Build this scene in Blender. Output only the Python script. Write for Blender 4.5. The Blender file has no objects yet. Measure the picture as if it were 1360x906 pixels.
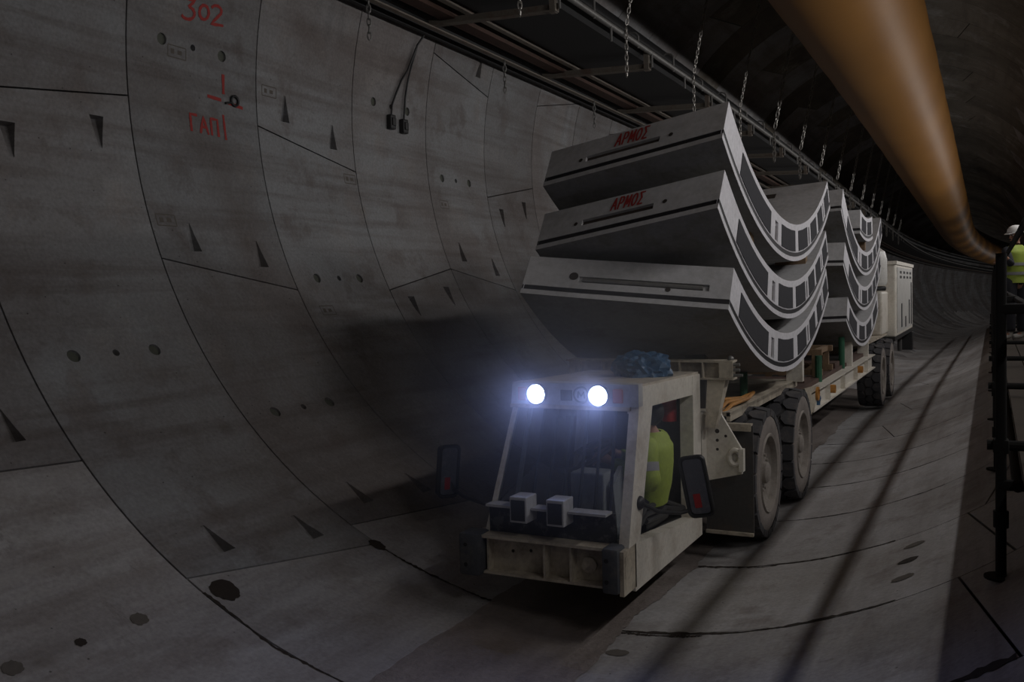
import bpy, bmesh, math, random
from mathutils import Vector, Matrix, Euler
random.seed(7)
PI = math.pi
V = Vector
R0 = 4.05                      # inner radius of the tunnel, its centre at x=0, z=R0
RING = 1.5
YJ = 3.82                      # a ring joint
COL = bpy.context.scene.collection

def zoff(y):                   # the tunnel starts to go downhill some way ahead
    return -0.022 * 2.0 * math.log1p(math.exp(min(60.0, (y - 18.5) / 2.0)))

def xoff(y):                   # ... and bends to the right in the distance
    return max(0.0, y - 58.0)**2 / 620.0

# ------------------------------------------------------------------ materials
class NT:
    def __init__(s, name):
        s.m = bpy.data.materials.new(name); s.m.use_nodes = True
        s.t = s.m.node_tree; s.t.nodes.clear()
        s.out = s.t.nodes.new('ShaderNodeOutputMaterial')
    def n(s, typ, **kw):
        nd = s.t.nodes.new(typ)
        for k, v in kw.items():
            if k in nd.inputs: 
                s.set(nd.inputs[k], v)
            else: setattr(nd, k, v)
        return nd
    def set(s, inp, v):
        if hasattr(v, 'is_output'): s.t.links.new(v, inp)
        else:
            if isinstance(v, tuple) and len(v) == 3 and inp.type == 'RGBA': v = v + (1,)
            inp.default_value = v
    def mix(s, f, a, b, mode='MIX'):
        nd = s.t.nodes.new('ShaderNodeMix'); nd.data_type = 'RGBA'; nd.blend_type = mode
        s.set(nd.inputs[0], f); s.set(nd.inputs[6], a); s.set(nd.inputs[7], b)
        return nd.outputs[2]
    def ramp(s, f, *st):
        nd = s.t.nodes.new('ShaderNodeValToRGB'); el = nd.color_ramp.elements
        while len(el) < len(st): el.new(0.5)
        for e, (p, c) in zip(el, st):
            e.position = p; e.color = (c, c, c, 1) if not isinstance(c, tuple) else c + (1,)
        s.set(nd.inputs[0], f); return nd.outputs[0]
    def noise(s, vec, scale, detail=4, rough=0.55, dist=0.0):
        nd = s.n('ShaderNodeTexNoise', Vector=vec, Scale=scale, Detail=detail, Roughness=rough, Distortion=dist)
        return nd.outputs[0]
    def mapping(s, vec, sc):
        return s.n('ShaderNodeMapping', Vector=vec, Scale=sc).outputs[0]
    def math(s, op, a, b=0.0):
        nd = s.t.nodes.new('ShaderNodeMath'); nd.operation = op
        s.set(nd.inputs[0], a); s.set(nd.inputs[1], b); return nd.outputs[0]
    def bump(s, h, strength, dist=0.01):
        return s.n('ShaderNodeBump', Height=h, Strength=strength, Distance=dist).outputs[0]
    def finish(s, col, rough=0.7, metal=0.0, normal=None, spec=0.5, **kw):
        b = s.n('ShaderNodeBsdfPrincipled')
        s.set(b.inputs['Base Color'], col); s.set(b.inputs['Roughness'], rough)
        s.set(b.inputs['Metallic'], metal); s.set(b.inputs['Specular IOR Level'], spec)
        if normal is not None: s.set(b.inputs['Normal'], normal)
        for k, v in kw.items(): s.set(b.inputs[k], v)
        s.t.links.new(b.outputs[0], s.out.inputs[0]); return s.m

def lining_material(name, base, tint, dark, streak=False):
    t = NT(name)
    pos = t.n('ShaderNodeNewGeometry').outputs['Position']
    att = t.n('ShaderNodeAttribute', attribute_name='tone')
    big = t.noise(pos, 0.42, 6, 0.62, 0.6); med = t.noise(pos, 2.6, 6, 0.65); fine = t.noise(pos, 38, 4, 0.6)
    c = t.mix(t.ramp(big, (0.40, 0.0), (0.60, 1.0)), base, tint)
    c = t.mix(t.math('MULTIPLY', t.ramp(med, (0.52, 0.0), (0.70, 1.0)), 0.75), c, dark)
    pale = t.noise(pos, 1.3, 6, 0.7)
    c = t.mix(t.math('MULTIPLY', t.ramp(pale, (0.54, 0.0), (0.70, 1.0)), 0.35), c, (0.50, 0.49, 0.48))
    lay = t.noise(t.mapping(pos, (0.35, 0.35, 7.0)), 1.0, 5, 0.6)     # pour lines along the wall
    c = t.mix(t.math('MULTIPLY', t.ramp(lay, (0.47, 0.0), (0.68, 1.0)), 0.55), c, dark)
    c = t.mix(0.4, c, t.ramp(fine, (0.3, 0.55), (0.7, 1.25)), 'MULTIPLY')
    c = t.mix(1.0, c, att.outputs['Color'], 'MULTIPLY')
    spots = t.n('ShaderNodeTexVoronoi', Vector=pos, Scale=7.0)
    c = t.mix(t.ramp(spots.outputs['Distance'], (0.03, 0.75), (0.055, 0.0)), c, (0.03, 0.024, 0.02))
    rough = 0.85
    if streak:                                                        # tyre-polished dusty tracks along the invert
        st = t.noise(t.mapping(pos, (5.0, 0.18, 1.0)), 1.6, 7, 0.7)
        st2 = t.noise(t.mapping(pos, (2.0, 0.5, 1.0)), 1.2, 5, 0.7)
        c = t.mix(t.math('MULTIPLY', t.ramp(st, (0.48, 0.0), (0.68, 1.0)), 0.28), c, (0.46, 0.44, 0.42))
        c = t.mix(t.math('MULTIPLY', t.ramp(st2, (0.50, 0.0), (0.70, 1.0)), 0.4), c, (0.16, 0.14, 0.128))
        cr = t.noise(t.mapping(pos, (0.6, 2.0, 1.0)), 2.2, 8, 0.75)
        c = t.mix(t.math('MULTIPLY', t.ramp(cr, (0.62, 0.0), (0.72, 1.0)), 0.5), c, (0.08, 0.055, 0.04))
        rough = t.ramp(st2, (0.4, 0.8), (0.7, 0.5))
    nrm = t.bump(t.math('ADD', t.math('MULTIPLY', fine, 0.4), med), 0.35, 0.012)
    return t.finish(c, rough, normal=nrm, spec=0.3)

def paint(name, col, dirt=(0.10, 0.075, 0.055), amount=0.6, rough=0.55, metal=0.0, scale=4.0, lo=0.5, hi=0.68):
    t = NT(name)
    pos = t.n('ShaderNodeTexCoord').outputs['Object']
    a = t.noise(pos, scale, 7, 0.7); b = t.noise(pos, scale * 9, 4, 0.6)
    c = t.mix(t.math('MULTIPLY', t.ramp(a, (lo, 0.0), (hi, 1.0)), amount), col, dirt)
    c = t.mix(0.35, c, t.ramp(b, (0.3, 0.6), (0.7, 1.2)), 'MULTIPLY')
    return t.finish(c, rough, metal, normal=t.bump(b, 0.15, 0.004))

def plain(name, col, rough=0.6, metal=0.0, bumpy=0.0):
    t = NT(name)
    pos = t.n('ShaderNodeTexCoord').outputs['Object']
    b = t.noise(pos, 30, 4, 0.6)
    c = t.mix(0.3, col, t.ramp(b, (0.3, 0.6), (0.7, 1.3)), 'MULTIPLY')
    return t.finish(c, rough, metal, normal=t.bump(b, bumpy, 0.006) if bumpy else None)

def emitter(name, col, strength):
    t = NT(name)
    e = t.n('ShaderNodeEmission', Color=col, Strength=strength)
    t.t.links.new(e.outputs[0], t.out.inputs[0]); return t.m

M = {}
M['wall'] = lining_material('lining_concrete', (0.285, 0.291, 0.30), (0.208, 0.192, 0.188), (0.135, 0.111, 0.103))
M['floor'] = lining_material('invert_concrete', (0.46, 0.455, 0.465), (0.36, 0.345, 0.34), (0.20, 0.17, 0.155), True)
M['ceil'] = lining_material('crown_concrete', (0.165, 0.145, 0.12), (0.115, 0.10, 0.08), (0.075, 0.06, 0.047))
M['joint'] = plain('dark_joint_gap', (0.035, 0.026, 0.02), 0.95)  # dark brown of joints, cracks and small holes
M['red_paint'] = plain('red_spray_paint', (0.36, 0.04, 0.035), 0.8)
M['red_word'] = plain('red_stencil_paint', (0.30, 0.025, 0.022), 0.7)
M['stamp'] = plain('cast_mark', (0.13, 0.115, 0.10), 0.9)
M['hole_plug'] = plain('green_grey_plug', (0.10, 0.105, 0.085), 0.9)
M['mud'] = None
t = NT('brown_mud'); pos = t.n('ShaderNodeNewGeometry').outputs['Position']
a = t.noise(t.mapping(pos, (1.6, 0.6, 1)), 1.6, 7, 0.65); b = t.noise(pos, 24, 5, 0.65)
c = t.mix(t.ramp(a, (0.35, 0.0), (0.65, 1.0)), (0.175, 0.142, 0.125), (0.27, 0.235, 0.215))
c = t.mix(0.4, c, t.ramp(b, (0.3, 0.6), (0.7, 1.2)), 'MULTIPLY')
M['mud'] = t.finish(c, t.ramp(a, (0.35, 0.5), (0.6, 0.85)), normal=t.bump(t.math('ADD', a, b), 0.6, 0.02))
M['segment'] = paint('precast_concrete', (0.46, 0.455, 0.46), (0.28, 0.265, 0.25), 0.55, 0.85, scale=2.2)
M['segment_side'] = paint('lit_joint_face', (0.68, 0.67, 0.70), (0.50, 0.485, 0.49), 0.5, 0.8, scale=3.5)  # paler than the ends: light on the side faces is in the colour
M['segment_back'] = paint('stained_shaded_face', (0.25, 0.248, 0.245), (0.15, 0.135, 0.11), 0.7, 0.9, scale=2.6)  # stains, with the shade of the underside put into a darker base
M['pad'] = plain('slate_packing_pad', (0.032, 0.032, 0.038), 0.9)
M['gasket'] = plain('black_rubber_gasket', (0.015, 0.014, 0.017), 0.6)
M['slot'] = plain('dark_slot_fill', (0.055, 0.04, 0.035), 0.9)  # dark brown fill for the recessed slots
M['cream'] = paint('cream_paint', (0.74, 0.70, 0.62), (0.42, 0.34, 0.26), 0.5, 0.5)
M['cream_dirty'] = paint('muddy_cream_paint', (0.56, 0.50, 0.40), (0.16, 0.12, 0.09), 0.75, 0.6, lo=0.45, hi=0.66)
M['white_paint'] = paint('white_paint', (0.62, 0.61, 0.58), (0.30, 0.26, 0.22), 0.4, 0.4)
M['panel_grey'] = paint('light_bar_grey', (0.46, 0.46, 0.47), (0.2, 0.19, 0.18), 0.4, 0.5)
M['roof'] = paint('dusty_roof', (0.46, 0.41, 0.34), (0.26, 0.21, 0.16), 0.8, 0.85, scale=7)
M['steel_dark'] = paint('dark_steel', (0.075, 0.072, 0.07), (0.13, 0.10, 0.075), 0.6, 0.6)
M['black'] = plain('black_part', (0.02, 0.02, 0.021), 0.5)
M['rubber_block'] = paint('worn_rubber_block', (0.075, 0.08, 0.09), (0.16, 0.15, 0.14), 0.6, 0.75, scale=9)
M['splashed'] = paint('mud_splashed_panel', (0.035, 0.036, 0.042), (0.16, 0.16, 0.165), 0.6, 0.7, scale=14, lo=0.52, hi=0.6)
M['tyre'] = paint('dusty_tyre', (0.062, 0.061, 0.066), (0.17, 0.15, 0.135), 0.55, 0.8, scale=6)
M['tyre_side'] = paint('muddy_sidewall', (0.25, 0.22, 0.20), (0.14, 0.12, 0.105), 0.6, 0.85, scale=5)
M['rim'] = paint('muddy_rim', (0.30, 0.27, 0.24), (0.15, 0.125, 0.105), 0.6, 0.8, scale=6)
M['orange'] = paint('orange_paint', (0.50, 0.23, 0.05), (0.15, 0.09, 0.05), 0.5, 0.6)
M['green'] = paint('green_paint', (0.03, 0.13, 0.07), (0.05, 0.05, 0.04), 0.5, 0.6)
M['rust'] = paint('rusty_steel', (0.09, 0.05, 0.038), (0.05, 0.035, 0.028), 0.6, 0.85)
M['wood'] = paint('weathered_timber', (0.24, 0.16, 0.095), (0.11, 0.075, 0.05), 0.6, 0.85, scale=5)
M['blue_bag'] = plain('blue_plastic', (0.035, 0.10, 0.20), 0.42, 0.0, 0.8)
M['red'] = plain('red_part', (0.40, 0.02, 0.02), 0.45)
M['steel'] = paint('galvanised_steel', (0.24, 0.235, 0.225), (0.13, 0.11, 0.09), 0.5, 0.5, 0.5)
M['bracket'] = paint('rusty_bracket', (0.20, 0.175, 0.145), (0.13, 0.06, 0.04), 0.6, 0.75)
M['chain'] = plain('chain_steel', (0.42, 0.40, 0.37), 0.4, 0.7)
M['belt'] = plain('black_belt', (0.025, 0.025, 0.026), 0.75)
M['scaffold'] = plain('dark_scaffold_tube', (0.010, 0.0095, 0.009), 0.95, 0.0)
M['plank'] = paint('dark_plank', (0.07, 0.055, 0.042), (0.03, 0.025, 0.02), 0.5, 0.9)
t = NT('yellow_duct_fabric'); pos = t.n('ShaderNodeTexCoord').outputs['Object']
a = t.noise(t.mapping(pos, (1, 0.35, 1)), 1.2, 5, 0.6); b = t.noise(t.mapping(pos, (1, 6, 1)), 2.5, 4, 0.5)
c = t.mix(t.math('MULTIPLY', t.ramp(a, (0.4, 0.0), (0.7, 1.0)), 0.5), (0.255, 0.118, 0.026), (0.195, 0.088, 0.021))
M['duct'] = t.finish(c, 0.5, normal=t.bump(t.math('ADD', a, t.math('MULTIPLY', b, 0.3)), 0.12, 0.04), spec=0.22)
M['skin'] = plain('skin', (0.36, 0.19, 0.13), 0.55)
M['hair'] = plain('dark_hair', (0.012, 0.010, 0.009), 0.6)
M['hivis'] = plain('hi_vis_yellow', (0.33, 0.42, 0.06), 0.7, 0.0, 0.4)
M['reflective'] = plain('grey_reflective_tape', (0.30, 0.30, 0.31), 0.45)
M['navy'] = plain('dark_work_cloth', (0.022, 0.023, 0.03), 0.85, 0.0, 0.3)
M['helmet'] = plain('white_helmet', (0.75, 0.74, 0.72), 0.35)
M['boots'] = plain('pale_muddy_boots', (0.42, 0.40, 0.37), 0.8)
M['mirror'] = paint('dusty_mirror_reflection', (0.11, 0.115, 0.14), (0.22, 0.22, 0.23), 0.6, 0.35, scale=12)  # dust on the glass, its reflection painted as plain grey-blue
M['amber'] = plain('amber_lens', (0.45, 0.16, 0.12), 0.3)
M['lamp_lens'] = emitter('headlight_lens', (0.42, 0.52, 1.0), 45.0)
M['tube_on'] = emitter('tunnel_lamp_tube', (1.0, 0.95, 0.88), 2.5)
t = NT('windscreen_glass')
pos = t.n('ShaderNodeTexCoord').outputs['Object']
fr = t.n('ShaderNodeFresnel', IOR=1.45)
tr = t.n('ShaderNodeBsdfTransparent', Color=(0.80, 0.84, 0.90))
gl = t.n('ShaderNodeBsdfGlossy', Color=(0.9, 0.9, 0.9), Roughness=0.06)
df = t.n('ShaderNodeBsdfDiffuse', Color=(0.36, 0.37, 0.42))
mx = t.n('ShaderNodeMixShader'); t.set(mx.inputs[0], fr.outputs[0]); t.set(mx.inputs[1], tr.outputs[0]); t.set(mx.inputs[2], gl.outputs[0])
dn = t.noise(t.mapping(pos, (3.0, 1, 1.2)), 3.0, 8, 0.7)
m2 = t.n('ShaderNodeMixShader'); t.set(m2.inputs[0], t.math('MULTIPLY', t.ramp(dn, (0.45, 0.04), (0.75, 0.35)), 0.5))
t.set(m2.inputs[1], mx.outputs[0]); t.set(m2.inputs[2], df.outputs[0])
t.t.links.new(m2.outputs[0], t.out.inputs[0]); M['glass'] = t.m

# ------------------------------------------------------------------ mesh helper
class MB:
    def __init__(s): s.b = bmesh.new(); s.mi = 0
    def faces(s, fs):
        for f in fs: f.material_index = s.mi
    def box(s, c, size, rot=None, bev=0.0):
        m = Matrix.Translation(V(c)) @ (Euler(rot).to_matrix().to_4x4() if rot else Matrix()) @ Matrix.Diagonal(V(size).to_4d())
        r = bmesh.ops.create_cube(s.b, size=1.0, matrix=m)
        vs = r['verts']
        if bev:
            es = list({e for v in vs for e in v.link_edges})
            q = bmesh.ops.bevel(s.b, geom=es, offset=bev, segments=2, profile=0.5, affect='EDGES')
            vs = list({v for f in q['faces'] for v in f.verts})
        s.faces({f for v in vs for f in v.link_faces}); return s
    def between(s, x, y, z, bev=0.0):
        return s.box(((x[0]+x[1])/2, (y[0]+y[1])/2, (z[0]+z[1])/2), (abs(x[1]-x[0]), abs(y[1]-y[0]), abs(z[1]-z[0])), None, bev)
    def bar(s, p, q, w, h, up=(0, 0, 1)):
        p, q = V(p), V(q); d = (q - p); L = d.length; d.normalize()
        u = V(up); u = (u - d * u.dot(d))
        if u.length < 1e-4: u = V((1, 0, 0)) - d * d.x
        u.normalize(); sd = d.cross(u)
        m = Matrix((sd, d, u)).transposed().to_4x4(); m.translation = (p + q) / 2
        r = bmesh.ops.create_cube(s.b, size=1.0, matrix=m @ Matrix.Diagonal(V((w, L, h, 1))))
        s.faces({f for v in r['verts'] for f in v.link_faces}); return s
    def path(s, pts, r, n=10, closed=False, cap=True):
        pts = [V(p) for p in pts]; N = len(pts); rings = []
        rr = r if isinstance(r, (list, tuple)) else [r] * N
        ref = None
        for i, p in enumerate(pts):
            a = pts[(i-1) % N] if (i > 0 or closed) else p; b = pts[(i+1) % N] if (i < N-1 or closed) else p
            d = (b - a).normalized()
            if ref is None: ref = V((0, 0, 1)) if abs(d.z) < 0.9 else V((1, 0, 0))
            u = (ref - d * ref.dot(d)).normalized(); w = d.cross(u); ref = u
            rings.append([s.b.verts.new(p + (u * math.cos(2*PI*k/n) + w * math.sin(2*PI*k/n)) * rr[i]) for k in range(n)])
        fs = []
        for i in range(N if closed else N-1):
            A, B = rings[i], rings[(i+1) % N]
            for k in range(n): fs.append(s.b.faces.new((A[k], A[(k+1) % n], B[(k+1) % n], B[k])))
        if cap and not closed:
            fs.append(s.b.faces.new(rings[0][::-1])); fs.append(s.b.faces.new(rings[-1]))
        s.faces(fs); return s
    def tube(s, p, q, r, n=12): return s.path([p, q], r, n)
    def lathe(s, prof, origin, axis='X', n=40, mats=None):
        o = V(origin); rings = []
        for (a, r) in prof:
            ring = []
            for k in range(n):
                t = 2*PI*k/n; c, q = math.cos(t)*r, math.sin(t)*r
                ring.append(s.b.verts.new(o + (V((a, c, q)) if axis == 'X' else V((c, a, q)) if axis == 'Y' else V((c, q, a)))))
            rings.append(ring)
        for i in range(len(prof)-1):
            for k in range(n):
                f = s.b.faces.new((rings[i][k], rings[i][(k+1) % n], rings[i+1][(k+1) % n], rings[i+1][k]))
                f.material_index = mats[i] if mats else s.mi
        return s
    def prism(s, poly, vec):
        vec = V(vec); a = [s.b.verts.new(V(p)) for p in poly]; b = [s.b.verts.new(V(p) + vec) for p in poly]
        n = len(a); fs = [s.b.faces.new(a[::-1]), s.b.faces.new(b)]
        for i in range(n): fs.append(s.b.faces.new((a[i], a[(i+1) % n], b[(i+1) % n], b[i])))
        s.faces(fs); return s
    def hexa(s, p):           # eight corners: bottom loop, top loop
        v = [s.b.verts.new(V(q)) for q in p]
        s.faces([s.b.faces.new([v[i] for i in f]) for f in ((3, 2, 1, 0), (4, 5, 6, 7), (0, 1, 5, 4), (1, 2, 6, 5), (2, 3, 7, 6), (3, 0, 4, 7))]); return s
    def ball(s, c, r, sc=(1, 1, 1), sub=2, rot=None):
        m = Matrix.Translation(V(c)) @ (Euler(rot).to_matrix().to_4x4() if rot else Matrix()) @ Matrix.Diagonal(V(sc).to_4d())
        q = bmesh.ops.create_icosphere(s.b, subdivisions=sub, radius=r, matrix=m)
        s.faces({f for v in q['verts'] for f in v.link_faces}); return s
    def quad(s, *p):
        s.faces([s.b.faces.new([s.b.verts.new(V(q)) for q in p])]); return s
    def build(s, name, mats, parent=None, smooth=False, origin=None, recalc=True, angle=35):
        if recalc: bmesh.ops.recalc_face_normals(s.b, faces=s.b.faces)
        if parent is not None:
            off = V((0, 0, 0)); p = parent
            while p is not None: off += p.location; p = p.parent
        else:
            if origin is None:
                xs = [v.co for v in s.b.verts]
                off = V(((min(v.x for v in xs)+max(v.x for v in xs))/2, (min(v.y for v in xs)+max(v.y for v in xs))/2, min(v.z for v in xs)))
            else: off = V(origin)
        for v in s.b.verts: v.co -= off
        me = bpy.data.meshes.new(name); s.b.to_mesh(me); s.b.free()
        for m in (mats if isinstance(mats, (list, tuple)) else [mats]): me.materials.append(m)
        if smooth:
            for p in me.polygons: p.use_smooth = True
            if angle: me.set_sharp_from_angle(angle=math.radians(angle))
        o = bpy.data.objects.new(name, me); COL.objects.link(o)
        if parent is not None: o.parent = parent
        else: o.location = off
        return o

def tag(o, label=None, cat=None, group=None, kind=None):
    if label: o['label'] = label
    if cat: o['category'] = cat
    if group: o['group'] = group
    if kind: o['kind'] = kind
    return o
def thing(name, loc, label, cat, group=None):
    o = bpy.data.objects.new(name, None); COL.objects.link(o); o.location = loc; o.empty_display_size = 0.2
    return tag(o, label, cat, group)
def copy_tree(o, parent=None):
    c = o.copy(); COL.objects.link(c); c.parent = parent
    for ch in [x for x in COL.objects if x.parent == o]: copy_tree(ch, c)
    return c

# ------------------------------------------------------------------ tunnel lining
def lin(th, y, r=R0):          # a point on the lining: th in degrees, 0 = right, 180 = left, 270 = invert
    a = math.radians(th); return V((r*math.cos(a), y, R0 + r*math.sin(a)))
def linz(th, y, r=R0): 
    p = lin(th, y, r); p.z += zoff(y); p.x += xoff(y); return p

joints_left = {-1: [(224.1, 225.5)], 0: [(185.4, 182.8), (240.9, 245.35)], 1: [(202.4, 206.6), (241.75, 245.0)],
               2: [(183.1, 187.15)], 3: [(206.76, 202.8)], 4: [(202.8, 207.1), (164.0, 168.0)], 5: [(187.6, 183.9)]}
def ring_joints(k):
    rnd = random.Random(k * 31 + 5)
    js = list(joints_left.get(k, []))
    if not js:
        a = rnd.choice([185, 204, 224]); s = rnd.choice([-2, 2]); js = [(a - s, a + s)]
    js.sort()
    out = list(js); sgn = 1
    a = js[-1]; lim = js[0][0] + 360
    while lim - a[0] > 80:
        step = 60 if lim - a[0] > 120 else (lim - a[0]) / 2
        n0 = (a[0] + a[1]) / 2 + step; sgn = -sgn
        a = (n0 - 2.1 * sgn, n0 + 2.1 * sgn); out.append(a)
    return sorted(out)

shell = {k: MB() for k in ('wall_left', 'floor', 'wall_right', 'ceiling')}
near_left = MB()
tone_of = {}
def panel(mb, a0, a1, b0, b1, y0, y1, thick, ny, tone, layer, rmin=R0):
    # a0..b0 angles at y0 (start, end), a1..b1 at y1
    gap = 0.007
    g = math.degrees(gap / R0)
    n = max(3, int(abs(b0 - a0) / 2.0))
    grid = []
    for j in range(ny + 1):
        v = j / ny; y = y0 + gap + (y1 - y0 - 2*gap) * v
        s, e = a0 + (a1 - a0) * v + g, b0 + (b1 - b0) * v - g
        rows = []
        for rr in (rmin, rmin + thick):
            rows.append([mb.b.verts.new(linz(s + (e - s) * i / n, y, rr)) for i in range(n + 1)])
        grid.append(rows)
    fs = []
    for j in range(ny):
        for i in range(n):
            q = grid[j][0], grid[j+1][0]
            fs.append(mb.b.faces.new((q[0][i], q[0][i+1], q[1][i+1], q[1][i])))
            q = grid[j][1], grid[j+1][1]
            fs.append(mb.b.faces.new((q[0][i], q[1][i], q[1][i+1], q[0][i+1])))
        for i in (0, n):
            fs.append(mb.b.faces.new((grid[j][0][i], grid[j+1][0][i], grid[j+1][1][i], grid[j][1][i])))
    for j in (0, ny):
        for i in range(n):
            fs.append(mb.b.faces.new((grid[j][0][i], grid[j][0][i+1], grid[j][1][i+1], grid[j][1][i])))
    for f in fs: f[layer] = tone
layers = {}
for k, mb in list(shell.items()) + [('near', near_left)]:
    layers[k] = mb.b.faces.layers.float.new('tonef')
for k in range(-9, 125):
    y0 = YJ + RING * k; y1 = y0 + RING
    js = ring_joints(k)
    for i in range(len(js)):
        a = js[i]; b = js[(i + 1) % len(js)]
        if i == len(js) - 1: b = (b[0] + 360, b[1] + 360)
        mid = ((a[0] + b[0]) / 2) % 360
        rt = random.Random(k * 977 + i * 13)
        tone = 0.86 + 0.28 * rt.random()
        if 130 <= mid < 238: key = 'wall_left'
        elif 238 <= mid < 336: key = 'floor'
        elif mid >= 336 or mid < 22: key = 'wall_right'
        else: key = 'ceiling'
        if -2 <= k <= 6 and 140 <= mid < 336:
            if key == 'floor': panel(shell['floor'], a[0], a[1], b[0], b[1], y0, y1, 0.12, 3, tone, layers['floor'])
            else: panel(near_left, a[0], a[1], b[0], b[1], y0, y1, 0.14, 3, tone, layers['near'])
        else:
            panel(shell[key], a[0], a[1], b[0], b[1], y0, y1, 0.12, 2 if k < 12 else 1, tone, layers[key])
# the dark grout behind the joints
def backing(mb, t0, t1, ly, lt):
    ys = [YJ + RING * j - 0.4 for j in range(-9, 126)]
    n = max(4, int((t1 - t0) / 3))
    rows = [[mb.b.verts.new(linz(t0 + (t1 - t0) * i / n, y, R0 + 0.112)) for i in range(n + 1)] for y in ys]
    for j in range(len(ys) - 1):
        for i in range(n):
            f = mb.b.faces.new((rows[j][i], rows[j][i+1], rows[j+1][i+1], rows[j+1][i])); f.material_index = 1; f[ly] = lt

# recesses of the near wall: bolt pockets and sockets, cut out of the panels
cut = MB()
def frame(th, y):
    p = lin(th, y); a = math.radians(th)
    return p, V((0, 1, 0)), V((-math.sin(a), 0, math.cos(a))), V((math.cos(a), 0, math.sin(a)))
def pocket(th, y, sgn, L=0.26, w=0.065, d=0.09, skew=0.0):
    # base (deep end) towards th - sgn*L/2; apex the other way; +th on the left wall runs downwards
    p, u, v, n = frame(th, y)
    b0 = p - v * sgn * L/2; ap = p + v * sgn * L/2 + u * skew
    i = -n * 0.06
    cut.hexa([b0 - u*w + n*d, b0 + u*w + n*d, ap + u*0.016 + n*0.004, ap - u*0.016 + n*0.004,
              b0 - u*w + i, b0 + u*w + i, ap + u*0.016 + i, ap - u*0.016 + i])
def socket(th, y, r, d):
    p, u, v, n = frame(th, y)
    cut.path([p - n * 0.05, p + n * d], r, 20)
# th grows downward on the left wall: sgn=-1 puts the deep end at the bottom
for th, y, s in ((190.1, 4.22, 1), (187.7, 4.99, 1), (199.5, 5.72, -1), (201.4, 6.48, -1), (179.9, 7.22, -1), (182.4, 7.96, -1),
                 (220.5, 3.49, -1), (237.7, 4.24, -1), (239.9, 4.95, -1), (237.8, 5.72, -1), (239.2, 6.42, -1), (209.8, 8.67, 1), (208.1, 9.52, 1),
                 (199.4, 10.24, -1), (202.2, 10.99, -1), (163.3, 10.96, -1), (191.5, 11.68, 1), (189.2, 12.45, 1), (229.0, 3.40, 1)):
    pocket(th, y, s)
plug_at = []
for c, th in ((6.03, 175.1), (4.53, 213.9), (6.01, 224.0), (7.52, 204.8), (9.06, 175.2), (10.5, 185.5), (12.0, 213.0), (3.02, 243.0)):
    socket(th, c - 0.345, 0.05, 0.022); socket(th, c + 0.345, 0.05, 0.022); socket(th, c, 0.028, 0.09)
    plug_at += [(th, c - 0.345), (th, c + 0.345)]
def to_object(mb, name, recalc=True):
    if recalc: bmesh.ops.recalc_face_normals(mb.b, faces=mb.b.faces)
    me = bpy.data.meshes.new(name); mb.b.to_mesh(me); mb.b.free()
    o = bpy.data.objects.new(name, me); COL.objects.link(o); return o
near = to_object(near_left, 'near_wall'); cutter = to_object(cut, 'cutters')
md = near.modifiers.new('cut', 'BOOLEAN'); md.operation = 'DIFFERENCE'; md.object = cutter; md.solver = 'EXACT'
dg = bpy.context.evaluated_depsgraph_get()
me_cut = bpy.data.meshes.new_from_object(near.evaluated_get(dg))
bpy.data.objects.remove(near); bpy.data.objects.remove(cutter)

tmp = shell['wall_left']; tmp.b.from_mesh(me_cut)
layers['wall_left'] = tmp.b.faces.layers.float.get('tonef')
for k, (a, b) in {'wall_left': (127, 241), 'floor': (237, 340), 'wall_right': (336, 385), 'ceiling': (18, 133)}.items():
    backing(shell[k], a, b, layers[k], 1.0)
# plugs and cast stamps are part of the wall's pattern
wl = shell['wall_left']; ly = layers['wall_left']
def patch(mb, ly, th, y, du, dv, mi, r=R0 - 0.002, skew=0.0):
    p, u, v, n = frame(th, y)
    q = [mb.b.verts.new(p + u*a*du + v*b*dv - n*(R0 - r)) for a, b in ((-1, -1), (1, -1), (1, 1), (-1, 1))]
    f = mb.b.faces.new(q); f.material_index = mi; f[ly] = 1.0
for th, y in plug_at:
    p, u, v, n = frame(th, y)
    f = wl.b.faces.new([wl.b.verts.new(p + n*0.0205 + (u*math.cos(t) + v*math.sin(t))*0.0495) for t in [2*PI*i/20 for i in range(20)]])
    f.material_index = 3; f[ly] = 1.0
for th, y in ((197.5, 5.49), (178.0, 7.0), (209.9, 7.12), (188.5, 8.19), (190.4, 10.11), (176.2, 5.85)):
    for a, b, du, dv in ((0, 0.05, 0.1, 0.005), (0, -0.05, 0.1, 0.005), (-0.1, 0, 0.005, 0.05), (0.1, 0, 0.005, 0.05), (-0.05, 0.0, 0.02, 0.022), (0.03, 0.0, 0.025, 0.018)):
        patch(wl, ly, th + math.degrees(b / R0), y + a, du, dv, 2)
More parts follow.
